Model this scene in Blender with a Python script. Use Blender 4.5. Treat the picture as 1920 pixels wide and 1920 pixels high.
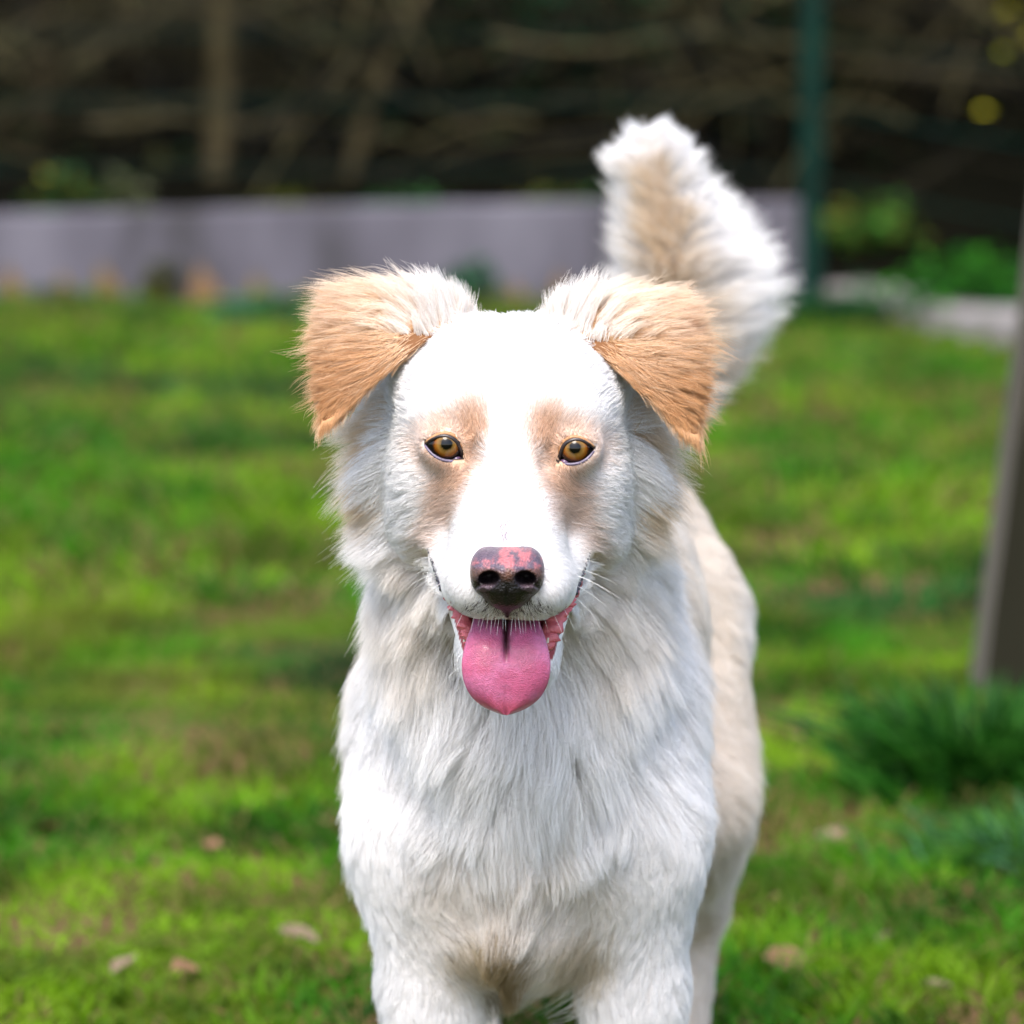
import bpy, math, random
import numpy as np
from mathutils import Vector, Matrix
from mathutils.kdtree import KDTree

for o in list(bpy.data.objects):
    bpy.data.objects.remove(o, do_unlink=True)
random.seed(4)
RNG = np.random.default_rng(4)
SC = bpy.context.scene
COL = SC.collection

# ------------------------------------------------------------------ camera, sky, sun, exposure
F = 8060.0                 # focal length in pixels of the 1920 px photograph
CAM_H = 0.82
TILT = math.atan(902.0 / F)
cam_data = bpy.data.cameras.new('camera')
cam = bpy.data.objects.new('camera', cam_data)
COL.objects.link(cam)
cam.location = (0, 0, CAM_H)
cam.rotation_euler = (math.pi / 2 - TILT, 0, 0)
cam_data.sensor_width = 36.0
cam_data.lens = 36.0 * F / 1920.0
cam_data.clip_start = 0.05
cam_data.clip_end = 500
cam_data.dof.use_dof = True
cam_data.dof.focus_distance = 2.600
cam_data.dof.aperture_fstop = 6.6
SC.camera = cam

SUN_DIR = Vector((-0.12, -0.52, 0.82)).normalized()      # towards the sun
world = bpy.data.worlds.new('World')
SC.world = world
world.use_nodes = True
wn = world.node_tree
wn.nodes.clear()
sky = wn.nodes.new('ShaderNodeTexSky')
sky.sky_type = 'NISHITA'
sky.sun_disc = False
sky.sun_elevation = math.asin(SUN_DIR.z)
sky.sun_rotation = math.atan2(SUN_DIR.x, SUN_DIR.y)
sky.air_density = 1.0
sky.dust_density = 3.0
sky.ozone_density = 1.0
bg = wn.nodes.new('ShaderNodeBackground')
bg.inputs['Strength'].default_value = 0.15
wo = wn.nodes.new('ShaderNodeOutputWorld')
wn.links.new(sky.outputs[0], bg.inputs[0])
wn.links.new(bg.outputs[0], wo.inputs[0])
sun_data = bpy.data.lights.new('sun', 'SUN')
sun_data.energy = 1.5
sun_data.angle = math.radians(30)
sun_data.color = (1.0, 0.96, 0.90)
sun = bpy.data.objects.new('sun', sun_data)
COL.objects.link(sun)
sun.rotation_euler = SUN_DIR.to_track_quat('Z', 'Y').to_euler()
sun.location = (-3, -3, 8)
SC.view_settings.view_transform = 'Standard'
SC.view_settings.look = 'None'
SC.view_settings.gamma = 1.0
SC.view_settings.use_curve_mapping = False
SC.view_settings.exposure = 1.60
SC.cycles.use_denoising = True
SC.cycles.max_bounces = 12
SC.cycles.diffuse_bounces = 9
SC.cycles.transparent_max_bounces = 8
SC.cycles_curves.shape = 'RIBBONS'
SC.cycles_curves.subdivisions = 2

# ------------------------------------------------------------------ helpers
cT, sT = math.cos(TILT), math.sin(TILT)

def P(px, py, Y):
    """world point on the ray of photograph pixel (px, py) at the world depth Y"""
    rx = (px - 960.0) / F; ry = -(py - 960.0) / F
    dy = cT + ry * sT; dz = -sT + ry * cT
    t = Y / dy
    return np.array((rx * t, Y, CAM_H + dz * t))

def to_px(p):
    """photograph pixel of world points (n,3)"""
    x = p[:, 0]; y = p[:, 1]; z = p[:, 2] - CAM_H
    dep = y * cT - z * sT
    up = y * sT + z * cT
    return 960 + F * x / dep, 960 - F * up / dep

def G(px, Y):
    """ground point (z = 0) at depth Y, seen at column px"""
    dep = Y * cT + CAM_H * sT
    return np.array(((px - 960.0) * dep / F, Y, 0.0))

def R(px, Y):
    return px * Y / F

def sstep(a, b, x):
    t = np.clip((x - a) / (b - a), 0, 1)
    return t * t * (3 - 2 * t)

def tag(o, label=None, cat=None, group=None, kind=None):
    if label: o['label'] = label
    if cat: o['category'] = cat
    if group: o['group'] = group
    if kind: o['kind'] = kind
    return o

def mesh_obj(name, verts, faces, mat, parent=None, smooth=True, colors=None):
    me = bpy.data.meshes.new(name)
    me.from_pydata([tuple(map(float, v)) for v in verts], [], [tuple(map(int, f)) for f in faces])
    if smooth:
        me.polygons.foreach_set('use_smooth', [True] * len(me.polygons))
    if colors is not None:
        at = me.color_attributes.new('tint', 'FLOAT_COLOR', 'POINT')
        c4 = np.ones((len(verts), 4), np.float32); c4[:, :3] = colors
        at.data.foreach_set('color', c4.ravel())
    me.materials.append(mat)
    me.update()
    o = bpy.data.objects.new(name, me)
    COL.objects.link(o)
    if parent is not None: o.parent = parent
    return o

def empty(name, loc=(0, 0, 0)):
    o = bpy.data.objects.new(name, None)
    COL.objects.link(o)
    o.location = loc
    o.empty_display_size = 0.05
    return o

def hair_obj(name, groups, mat, parent=None):
    """groups: list of (points (n,k,3), radius (n,k), colour (n,3)) -> one Curves object"""
    sizes = []; pos = []; rad = []; col = []
    for p, r, c in groups:
        n, k = p.shape[:2]
        sizes += [k] * n
        pos.append(p.reshape(-1, 3)); rad.append(r.reshape(-1)); col.append(c)
    pos = np.concatenate(pos).astype(np.float32); rad = np.concatenate(rad).astype(np.float32)
    col = np.concatenate(col).astype(np.float32)
    cu = bpy.data.hair_curves.new(name)
    cu.add_curves(sizes)
    cu.attributes['position'].data.foreach_set('vector', pos.ravel())
    at = cu.attributes.get('radius') or cu.attributes.new('radius', 'FLOAT', 'POINT')
    at.data.foreach_set('value', rad)
    at = cu.attributes.new('tint', 'FLOAT_COLOR', 'CURVE')
    c4 = np.ones((len(col), 4), np.float32); c4[:, :3] = col
    at.data.foreach_set('color', c4.ravel())
    cu.materials.append(mat)
    o = bpy.data.objects.new(name, cu)
    COL.objects.link(o)
    if parent is not None: o.parent = parent
    return o

def tube(path, radii, seg=10, caps=True):
    """verts and faces of a tube along a polyline"""
    path = np.asarray(path, float); n = len(path)
    radii = np.broadcast_to(np.asarray(radii, float), (n,))
    tan = np.gradient(path, axis=0); tan /= np.linalg.norm(tan, axis=1)[:, None] + 1e-12
    ref = np.array((0.0, 0, 1)) if abs(tan[0, 2]) < 0.9 else np.array((1.0, 0, 0))
    vs = []; fs = []
    a = np.cross(tan[0], ref); a /= np.linalg.norm(a)
    for i in range(n):
        a = a - tan[i] * np.dot(a, tan[i]); a /= np.linalg.norm(a)
        b = np.cross(tan[i], a)
        for s in range(seg):
            th = 2 * math.pi * s / seg
            vs.append(path[i] + radii[i] * (a * math.cos(th) + b * math.sin(th)))
    for i in range(n - 1):
        for s in range(seg):
            s2 = (s + 1) % seg
            fs.append((i * seg + s, i * seg + s2, (i + 1) * seg + s2, (i + 1) * seg + s))
    if caps:
        fs.append(tuple(range(seg))[::-1]); fs.append(tuple((n - 1) * seg + s for s in range(seg)))
    return vs, fs

def spline(pts, n):
    """Catmull-Rom through pts (any dimension), n samples"""
    pts = np.asarray(pts, float)
    ext = np.vstack((2 * pts[0] - pts[1], pts, 2 * pts[-1] - pts[-2]))
    t = np.linspace(0, len(pts) - 1 - 1e-9, n)
    i = t.astype(int); u = (t - i)[:, None]
    p0, p1, p2, p3 = ext[i], ext[i + 1], ext[i + 2], ext[i + 3]
    return 0.5 * ((2 * p1) + (-p0 + p2) * u + (2 * p0 - 5 * p1 + 4 * p2 - p3) * u ** 2 + (-p0 + 3 * p1 - 3 * p2 + p3) * u ** 3)

# ------------------------------------------------------------------ materials
def new_mat(name):
    m = bpy.data.materials.new(name); m.use_nodes = True
    nt = m.node_tree; nt.nodes.clear()
    out = nt.nodes.new('ShaderNodeOutputMaterial')
    return m, nt, out

def principled(nt, out, rough=0.6, spec=0.3):
    b = nt.nodes.new('ShaderNodeBsdfPrincipled')
    b.inputs['Roughness'].default_value = rough
    b.inputs['Specular IOR Level'].default_value = spec
    nt.links.new(b.outputs[0], out.inputs[0])
    return b

def mat_noise(name, stops, scale=8.0, rough=0.8, spec=0.2, detail=6.0, bump=0.0, bump_scale=None, stretch=(1, 1, 1), dist=0.0):
    m, nt, out = new_mat(name)
    b = principled(nt, out, rough, spec)
    tc = nt.nodes.new('ShaderNodeTexCoord')
    mp = nt.nodes.new('ShaderNodeMapping'); mp.inputs['Scale'].default_value = stretch
    nt.links.new(tc.outputs['Object'], mp.inputs[0])
    nz = nt.nodes.new('ShaderNodeTexNoise')
    nz.inputs['Scale'].default_value = scale; nz.inputs['Detail'].default_value = detail
    nz.inputs['Distortion'].default_value = dist
    nt.links.new(mp.outputs[0], nz.inputs['Vector'])
    cr = nt.nodes.new('ShaderNodeValToRGB')
    while len(cr.color_ramp.elements) < len(stops): cr.color_ramp.elements.new(0.5)
    for e, (p, c) in zip(cr.color_ramp.elements, stops):
        e.position = p; e.color = (*c, 1)
    nt.links.new(nz.outputs[0], cr.inputs[0])
    nt.links.new(cr.outputs[0], b.inputs['Base Color'])
    if bump:
        n2 = nt.nodes.new('ShaderNodeTexNoise'); n2.inputs['Scale'].default_value = bump_scale or scale * 4
        n2.inputs['Detail'].default_value = 5
        nt.links.new(mp.outputs[0], n2.inputs['Vector'])
        bp = nt.nodes.new('ShaderNodeBump'); bp.inputs['Strength'].default_value = bump
        bp.inputs['Distance'].default_value = 0.01
        nt.links.new(n2.outputs[0], bp.inputs['Height']); nt.links.new(bp.outputs[0], b.inputs['Normal'])
    return m

def mat_tint(name, rough=0.6, spec=0.3, bump=0.0, bump_scale=600, coat=0.0, sss=0.0, bump_dist=0.0006, noise=0.0, noise_scale=80):
    """colour from the 'tint' attribute of the geometry"""
    m, nt, out = new_mat(name)
    b = principled(nt, out, rough, spec)
    at = nt.nodes.new('ShaderNodeAttribute'); at.attribute_name = 'tint'
    col = at.outputs['Color']
    tc = nt.nodes.new('ShaderNodeTexCoord')
    if noise:
        nz = nt.nodes.new('ShaderNodeTexNoise'); nz.inputs['Scale'].default_value = noise_scale; nz.inputs['Detail'].default_value = 6
        nt.links.new(tc.outputs['Object'], nz.inputs['Vector'])
        mr = nt.nodes.new('ShaderNodeMapRange'); mr.inputs['To Min'].default_value = 1 - noise; mr.inputs['To Max'].default_value = 1 + noise
        mr.inputs['From Min'].default_value = 0.3; mr.inputs['From Max'].default_value = 0.7
        nt.links.new(nz.outputs[0], mr.inputs['Value'])
        mx = nt.nodes.new('ShaderNodeVectorMath'); mx.operation = 'SCALE'
        nt.links.new(col, mx.inputs[0]); nt.links.new(mr.outputs[0], mx.inputs['Scale'])
        col = mx.outputs[0]
    nt.links.new(col, b.inputs['Base Color'])
    b.inputs['Coat Weight'].default_value = coat
    b.inputs['Coat Roughness'].default_value = 0.12
    if sss:
        b.inputs['Subsurface Weight'].default_value = sss
        b.inputs['Subsurface Radius'].default_value = (0.006, 0.002, 0.001)
        b.inputs['Subsurface Scale'].default_value = 1.0
    if bump:
        vo = nt.nodes.new('ShaderNodeTexVoronoi'); vo.inputs['Scale'].default_value = bump_scale
        nt.links.new(tc.outputs['Object'], vo.inputs['Vector'])
        bp = nt.nodes.new('ShaderNodeBump'); bp.inputs['Strength'].default_value = bump; bp.inputs['Distance'].default_value = bump_dist
        nt.links.new(vo.outputs['Distance'], bp.inputs['Height'])
        nt.links.new(bp.outputs[0], b.inputs['Normal'])
    return m

def mat_hair(name, trans=0.3, gloss=0.10, rough=0.45):
    """soft fibre: diffuse, light let through, a faint sheen"""
    m, nt, out = new_mat(name)
    at = nt.nodes.new('ShaderNodeAttribute'); at.attribute_name = 'tint'
    d = nt.nodes.new('ShaderNodeBsdfDiffuse'); t = nt.nodes.new('ShaderNodeBsdfTranslucent')
    g = nt.nodes.new('ShaderNodeBsdfGlossy'); g.inputs['Roughness'].default_value = rough
    nt.links.new(at.outputs['Color'], d.inputs[0]); nt.links.new(at.outputs['Color'], t.inputs[0])
    m1 = nt.nodes.new('ShaderNodeMixShader'); m1.inputs[0].default_value = trans
    m2 = nt.nodes.new('ShaderNodeMixShader'); m2.inputs[0].default_value = gloss
    nt.links.new(d.outputs[0], m1.inputs[1]); nt.links.new(t.outputs[0], m1.inputs[2])
    nt.links.new(m1.outputs[0], m2.inputs[1]); nt.links.new(g.outputs[0], m2.inputs[2])
    nt.links.new(m2.outputs[0], out.inputs[0])
    return m

M_FUR = mat_hair('fur_fibre', 0.30, 0.05, 0.5)
M_BLADE = mat_hair('blade_fibre', 0.35, 0.012, 0.5)
M_LEAF = mat_tint('leaf_tint', 0.75, 0.06, noise=0.2, noise_scale=30)
M_SKIN = mat_tint('dog_skin', 0.7, 0.15)
M_WET = mat_tint('wet_skin', 0.38, 0.32, bump=0.9, bump_scale=800, coat=0.06, noise=0.35, noise_scale=700)
M_TONGUE = mat_tint('tongue_skin', 0.40, 0.45, bump=0.7, bump_scale=1100, bump_dist=0.0005, coat=0.22, sss=0.12, noise=0.14, noise_scale=330)

# ================================================================== THE SETTING
def fbm(x, y, seed=0, octs=4, base=1.0):
    """cheap value noise on the plane, 0..1"""
    r = np.random.default_rng(seed); tot = np.zeros_like(x, dtype=float); amp = 0; a = 1.0; f = base
    for _ in range(octs):
        tab = r.random((64, 64)); ox, oy = r.random(2) * 64
        u = x * f + ox; v = y * f + oy
        i = np.floor(u).astype(int); j = np.floor(v).astype(int)
        fu = u - i; fv = v - j; fu = fu * fu * (3 - 2 * fu); fv = fv * fv * (3 - 2 * fv)
        g = lambda a_, b_: tab[a_ % 64, b_ % 64]
        tot += a * ((g(i, j) * (1 - fu) + g(i + 1, j) * fu) * (1 - fv) + (g(i, j + 1) * (1 - fu) + g(i + 1, j + 1) * fu) * fv)
        amp += a; a *= 0.5; f *= 2.1
    return tot / amp

WALL_A = G(-1050, 13.92); WALL_B = G(1500, 12.25)         # foot of the concrete board
KERB_B = G(2050, 10.6)

def behind_wall(x, y):
    """signed distance behind the line of the concrete board and its turn on the right"""
    d1 = WALL_B - WALL_A; n1 = np.array((-d1[1], d1[0])) / math.hypot(d1[0], d1[1])
    s1 = (x - WALL_A[0]) * n1[0] + (y - WALL_A[1]) * n1[1]
    d2 = KERB_B - WALL_B; n2 = np.array((-d2[1], d2[0])) / math.hypot(d2[0], d2[1])
    s2 = (x - WALL_B[0]) * n2[0] + (y - WALL_B[1]) * n2[1]
    return np.where(x < WALL_B[0], s1, np.maximum(s1, s2))

def ground_z(x, y):
    b = behind_wall(x, y)
    lawn = (fbm(x, y, 3, 3, 0.8) - 0.5) * 0.03 + (fbm(x, y, 5, 3, 5.0) - 0.5) * 0.02
    lawn = lawn * sstep(0.15, 0.6, np.hypot(x - 0.03, y - 3.05) - 0.45)
    up = np.where(x > WALL_B[0] - 0.1, 0.05 + 0.25 * np.clip(b - 0.16, 0, 9), 0.20 + 0.16 * np.clip(b, 0, 9))
    up = up + (fbm(x, y, 9, 4, 1.2) - 0.5) * 0.25 * np.clip(b, 0, 1)
    return np.where(b > 0.03, up, lawn)

def build_ground():
    xs = np.concatenate((np.linspace(-90, -6, 22), np.arange(-5.9, 6.0, 0.06), np.linspace(6.1, 90, 22)))
    ys = np.concatenate((np.linspace(-60, 0.5, 16), np.arange(0.6, 17.0, 0.06), np.linspace(17.2, 160, 26)))
    X, Y = np.meshgrid(xs, ys, indexing='ij')
    Z = ground_z(X, Y)
    nx, ny = X.shape
    v = np.stack((X, Y, Z), -1).reshape(-1, 3)
    i = np.arange(nx * ny).reshape(nx, ny)
    f = np.stack((i[:-1, :-1], i[1:, :-1], i[1:, 1:], i[:-1, 1:]), -1).reshape(-1, 4)
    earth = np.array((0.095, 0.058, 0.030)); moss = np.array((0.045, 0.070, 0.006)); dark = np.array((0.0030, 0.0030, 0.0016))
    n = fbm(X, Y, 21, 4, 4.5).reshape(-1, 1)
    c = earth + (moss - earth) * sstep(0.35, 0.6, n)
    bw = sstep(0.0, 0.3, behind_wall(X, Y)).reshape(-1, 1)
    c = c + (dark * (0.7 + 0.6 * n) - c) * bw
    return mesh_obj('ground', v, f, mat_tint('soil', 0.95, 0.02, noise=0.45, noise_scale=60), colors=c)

ground = tag(build_ground(), kind='structure')

# colours of the lawn, by place
def lawn_cover(x, y):
    return sstep(0.24, 0.46, fbm(x, y, 35, 4, 3.2))

def build_grass():
    """every blade of the lawn as one mass of curves"""
    groups = []
    def field(n, x0, x1, y0, y1, lmin, lmax, rad, k=4):
        y = y0 + (y1 - y0) * RNG.random(n)
        x = x0 + (x1 - x0) * RNG.random(n)
        half = 0.19 * y + 0.9
        keep = (np.abs(x) < half) & (behind_wall(x, y) < -0.02)
        cov = lawn_cover(x, y)
        keep &= RNG.random(n) < 0.55 + 0.45 * cov
        keep &= ~((np.hypot((x - 0.03) / 0.16, (y - 3.05) / 0.42) < 1) & (RNG.random(n) < 0.5))
        x = x[keep]; y = y[keep]; cov = cov[keep]; m = len(x)
        tall = fbm(x, y, 41, 3, 3.0)
        L = (lmin + (lmax - lmin) * RNG.random(m)) * (0.45 + 0.9 * sstep(0.25, 0.75, tall))
        th = RNG.random(m) * 2 * math.pi; lean = 0.25 + 0.95 * RNG.random(m)
        t = np.linspace(0, 1, k)[None, :, None]
        d = np.stack((np.cos(th), np.sin(th), np.zeros(m)), -1)[:, None, :]
        root = np.stack((x, y, ground_z(x, y) - 0.004), -1)[:, None, :]
        up = np.array((0, 0, 1.0))
        p = root + L[:, None, None] * (d * lean[:, None, None] * t ** 1.7 + up * (t - 0.28 * lean[:, None, None] * t ** 2))
        r = rad * (0.6 + 0.8 * RNG.random(m))[:, None] * np.array([1, 0.95, 0.7, 0.08])[None, :]
        h = fbm(x, y, 55, 4, 4.2)[:, None]; g = RNG.random((m, 1))
        c1 = np.array((0.028, 0.125, 0.0020)); c2 = np.array((0.110, 0.215, 0.0040)); c3 = np.array((0.15, 0.105, 0.038)); c4 = np.array((0.009, 0.058, 0.012))
        c = c1 + (c2 - c1) * sstep(0.38, 0.62, h)
        c = c + (c4 - c) * sstep(0.60, 0.72, fbm(x, y, 57, 3, 2.0)[:, None]) * 0.8
        mot = fbm(x, y, 59, 3, 9.0)[:, None]
        c = c * (0.35 + 1.1 * sstep(0.25, 0.75, mot))
        cov = cov * (1 - 0.75 * sstep(0.60, 0.74, fbm(x, y, 60, 3, 7.0)))
        dry = (RNG.random((m, 1)) < (0.07 + 0.38 * (1 - cov[:, None])))
        c = c + (np.array((0.19, 0.21, 0.02)) - c) * (0.35 * sstep(0.58, 0.75, fbm(x, y, 58, 3, 3.4)))[:, None]
        c = np.where(dry, c3 * (0.7 + 0.6 * g), c * (0.75 + 0.5 * g))
        groups.append((p, r, c))
    field(140000, -2.1, 2.1, 2.0, 6.2, 0.016, 0.044, 0.0015)
    field(90000, -3.5, 3.5, 6.0, 13.6, 0.025, 0.070, 0.0030)
    o = hair_obj('grass', groups, M_BLADE)
    return tag(o, 'short green lawn grass with dry patches', 'grass', kind='stuff')
build_grass()

# --- concrete boards at the foot of the fence
def concrete_board(name, a, b, zl, zr, thick, label, mat):
    a = np.asarray(a, float); b = np.asarray(b, float)
    d = b - a; L = np.hypot(d[0], d[1]); u = d / L; n = np.array((-u[1], u[0], 0))
    N = 60; vs = []; fs = []
    for i in range(N + 1):
        t = i / N; top = zl + (zr - zl) * t + 0.004 * math.sin(9 * t + 1) + random.uniform(-0.002, 0.002)
        p = a + d * t; e = 0.012
        prof = [(0, -0.15), (0, top - e), (e, top), (thick - e, top), (thick, top - e), (thick, -0.15)]
        for q, z in prof: vs.append((*(p + n * q)[:2], z))
    for i in range(N):
        for j in range(5):
            k = i * 6 + j; fs.append((k, k + 6, k + 7, k + 1))
    fs.append(tuple(range(6))); fs.append(tuple(N * 6 + j for j in range(5, -1, -1)))
    o = mesh_obj(name, vs, fs, mat, smooth=False)
    return tag(o, label, 'wall')

M_CONC = mat_noise('old_concrete', [(0.32, (0.026, 0.025, 0.024)), (0.46, (0.075, 0.070, 0.086)), (0.70, (0.125, 0.118, 0.142))], 3.2, 0.9, 0.2, 8, 0.3, 40, (1, 1, 0.35))
M_CONC2 = mat_noise('pale_concrete', [(0.25, (0.14, 0.125, 0.115)), (0.7, (0.27, 0.25, 0.24))], 5, 0.9, 0.2, 8, 0.3, 40)
concrete_board('concrete_board', WALL_A, WALL_B, 0.208, 0.345, 0.06, 'long grey concrete board at the foot of the wire fence', M_CONC)
concrete_board('concrete_kerb', WALL_B + np.array((0.06, 0, 0)), KERB_B, 0.100, 0.080, 0.20, 'low pale concrete kerb running from the green post below the bank', M_CONC2)

# --- green fence post, wires
M_GREEN = mat_noise('green_paint', [(0.3, (0.0001, 0.011, 0.007)), (0.7, (0.0002, 0.020, 0.013))], 6, 0.55, 0.12, 4)
POST = G(1516, 12.22)
fence = tag(empty('wire_fence', POST), 'green wire fence with a square steel post above the concrete board', 'fence')

def box_part(name, centre, size, mat, parent, bev=0.004):
    import bmesh
    bm = bmesh.new(); bmesh.ops.create_cube(bm, size=1.0)
    for v in bm.verts: v.co = Vector((v.co.x * size[0], v.co.y * size[1], v.co.z * size[2]))
    bmesh.ops.bevel(bm, geom=bm.edges[:], offset=bev, segments=2, affect='EDGES')
    me = bpy.data.meshes.new(name); bm.to_mesh(me); bm.free(); me.materials.append(mat)
    o = bpy.data.objects.new(name, me); COL.objects.link(o); o.location = centre
    o.parent = parent
    return o
box_part('post', (0, -0.045, 0.80), (0.062, 0.062, 1.75), M_GREEN, fence)
box_part('post_cap', (0, -0.045, 1.685), (0.07, 0.07, 0.02), M_GREEN, fence)
for z in (0.42, 0.62, 0.82, 1.02, 1.22, 1.42, 1.6):
    for seg in range(2):
        a = (WALL_A if seg == 0 else WALL_B); b = (WALL_B if seg == 0 else KERB_B)
        q = [(a + (b - a) * t + np.array((0, -0.012, z - 0.012 * math.sin(math.pi * t) - (0.1 * t if seg else 0.0)))) - POST for t in np.linspace(0, 1, 9)]
        v, f = tube(q, 0.0032 if z not in (0.62, 1.02) else 0.0045, 6)
        mesh_obj('line_wire', v, f, M_GREEN, fence)

# --- leaning timber post at the lawn's side
def timber_post():
    base = G(1905, 5.36); base[0] += 0.0
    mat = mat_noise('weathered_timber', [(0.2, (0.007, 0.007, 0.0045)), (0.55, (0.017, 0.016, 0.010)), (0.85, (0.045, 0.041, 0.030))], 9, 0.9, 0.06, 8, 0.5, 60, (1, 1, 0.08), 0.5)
    import bmesh
    bm = bmesh.new(); w = 0.050
    rows = 14; ring = [(-1, -1), (1, -1), (1, 1), (-1, 1)]
    prev = None
    for i in range(rows + 1):
        z = -0.2 + 1.35 * i / rows
        cur = [bm.verts.new((x * w + random.uniform(-.001, .001), y * w + random.uniform(-.001, .001), z)) for x, y in ring]
        if prev:
            for k in range(4): bm.faces.new((prev[k], prev[(k + 1) % 4], cur[(k + 1) % 4], cur[k]))
        else: bm.faces.new(cur[::-1])
        prev = cur
    bm.faces.new(prev)
    long_e = [e for e in bm.edges if abs(e.verts[0].co.z - e.verts[1].co.z) > 0.05 or min(v.co.z for v in e.verts) > 1.1]
    bmesh.ops.bevel(bm, geom=long_e, offset=0.007, segments=3, affect='EDGES')
    pale = mat_noise('lit_face_timber', [(0.2, (0.06, 0.050, 0.037)), (0.8, (0.15, 0.128, 0.10))], 9, 0.85, 0.2, 8, 0.5, 60, (1, 1, 0.08), 0.5)  # paler copy of the timber: light on the left face painted in
    bm.normal_update()
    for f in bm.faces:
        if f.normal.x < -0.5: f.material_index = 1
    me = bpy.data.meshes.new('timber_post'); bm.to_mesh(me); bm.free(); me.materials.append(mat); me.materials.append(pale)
    o = bpy.data.objects.new('timber_post', me); COL.objects.link(o)
    o.location = base
    o.rotation_euler = (0, math.radians(6.6), math.radians(4))
    return tag(o, 'leaning square timber post rising from a dark grass tuft', 'post')
timber_post()

# --- tufts and leafy weeds
def blade_tuft(name, loc, n, spread, hmin, hmax, rad, cols, label, lean=0.8, cat='plant'):
    x = RNG.normal(0, spread, n); y = RNG.normal(0, spread * 0.8, n)
    L = hmin + (hmax - hmin) * RNG.random(n)
    th = np.arctan2(y, x) + RNG.normal(0, 0.7, n)
    ln = lean * (0.3 + 0.9 * RNG.random(n))
    t = np.linspace(0, 1, 6)[None, :, None]
    d = np.stack((np.cos(th), np.sin(th), 0 * th), -1)[:, None, :]
    rz = ground_z(x + loc[0], y + loc[1])
    root = np.stack((x, y, rz - loc[2] - 0.005), -1)[:, None, :]
    p = root + L[:, None, None] * (d * ln[:, None, None] * t ** 1.8 + np.array((0, 0, 1.0)) * (t - 0.35 * ln[:, None, None] * t ** 2.2))
    r = rad * (0.6 + 0.8 * RNG.random(n))[:, None] * np.array([0.8, 1, 1, 0.9, 0.6, 0.05])[None, :]
    cols = np.asarray(cols); c = cols[RNG.integers(0, len(cols), n)] * (0.6 + 0.8 * RNG.random((n, 1)))
    o = hair_obj(name, [(p, r, c)], M_BLADE)
    o.location = loc
    return tag(o, label, cat)

def leaf_mesh(name, pts, size, cols, mat, parent=None, up=0.4, jitter=0.45):
    """many small folded leaves round the given points"""
    n = len(pts)
    d = RNG.normal(0, 1, (n, 3)); d[:, 2] = np.abs(d[:, 2]) * up; d /= np.linalg.norm(d, axis=1)[:, None]
    nn = RNG.normal(0, jitter, (n, 3)); nn[:, 2] += 1
    s = np.cross(d, nn); s /= np.linalg.norm(s, axis=1)[:, None] + 1e-9
    nn = np.cross(s, d)
    L = (size * (0.6 + 0.8 * RNG.random(n)))[:, None]
    a = pts; m1 = pts + d * L * 0.5 + s * L * 0.30 + nn * L * 0.07; m2 = pts + d * L * 0.5 - s * L * 0.30 + nn * L * 0.07
    e = pts + d * L - nn * L * 0.08; c0 = pts + d * L * 0.5
    v = np.stack((a, m1, e, m2, c0), 1).reshape(-1, 3)
    k = np.arange(n)[:, None] * 5
    f = np.stack((k + 0, k + 1, k + 4, k + 1 * 0, k + 4, k + 3, k + 4, k + 1, k + 2, k + 4, k + 2, k + 3), -1).reshape(-1, 3)
    cols = np.asarray(cols); c = cols[RNG.integers(0, len(cols), n)] * (0.6 + 0.8 * RNG.random((n, 1)))
    return mesh_obj(name, v, f, mat, parent, smooth=False, colors=np.repeat(c, 5, axis=0))

GREENS = [(0.020, 0.085, 0.012), (0.035, 0.13, 0.015), (0.06, 0.16, 0.02)]
DARKG = [(0.008, 0.045, 0.010), (0.014, 0.065, 0.014), (0.03, 0.10, 0.03)]
OLIVE = [(0.055, 0.065, 0.010), (0.085, 0.085, 0.012), (0.03, 0.04, 0.008)]
TEAL = [(0.012, 0.075, 0.035), (0.02, 0.09, 0.04), (0.035, 0.12, 0.05)]
blade_tuft('grass_tuft', G(1835, 4.55), 900, 0.048, 0.06, 0.16, 0.0024, [(0.008, 0.052, 0.004), (0.016, 0.085, 0.006), (0.035, 0.13, 0.014)], 'dark green grass tuft at the foot of the timber post', 0.9)
blade_tuft('grass_tuft', G(1930, 4.15), 380, 0.045, 0.04, 0.10, 0.0022, GREENS + [(0.06, 0.16, 0.07)], 'broad bright grass tuft in front of the timber post', 1.0)
blade_tuft('grass_tuft', G(1560, 11.9), 420, 0.07, 0.05, 0.13, 0.004, DARKG, 'dark tuft growing round the foot of the green fence post', 0.8)

def weed(loc, n, rad, h, size, cols, label):
    w = tag(empty('leafy_weed', loc), label, 'plant')
    q = RNG.normal(0, 1, (n, 3)); q /= np.linalg.norm(q, axis=1)[:, None]; q *= RNG.random((n, 1)) ** 0.45
    q[:, 2] = np.abs(q[:, 2])
    pts = q * np.array((rad, rad * 0.8, h))
    leaf_mesh('foliage', pts, size, cols, M_LEAF, w)
    vs = []; fs = []
    for k in range(8):
        e = pts[RNG.integers(0, n)]
        v, f = tube([(0, 0, -0.01), e * 0.5 + np.array((0, 0, 0.02)), e], [0.003, 0.002, 0.001], 5)
        o0 = len(vs); vs += v; fs += [tuple(a + o0 for a in ff) for ff in f]
    mesh_obj('stem', vs, fs, M_STEM, w)
    return w
M_STEM = mat_noise('stem', [(0.3, (0.05, 0.05, 0.02)), (0.7, (0.09, 0.10, 0.03))], 20)
weed(G(318, 13.0), 500, 0.10, 0.15, 0.030, OLIVE, 'brownish olive weed against the concrete board')
weed(G(480, 12.2), 400, 0.16, 0.07, 0.035, TEAL, 'low blue-green leafy weed in the grass before the board')
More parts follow.
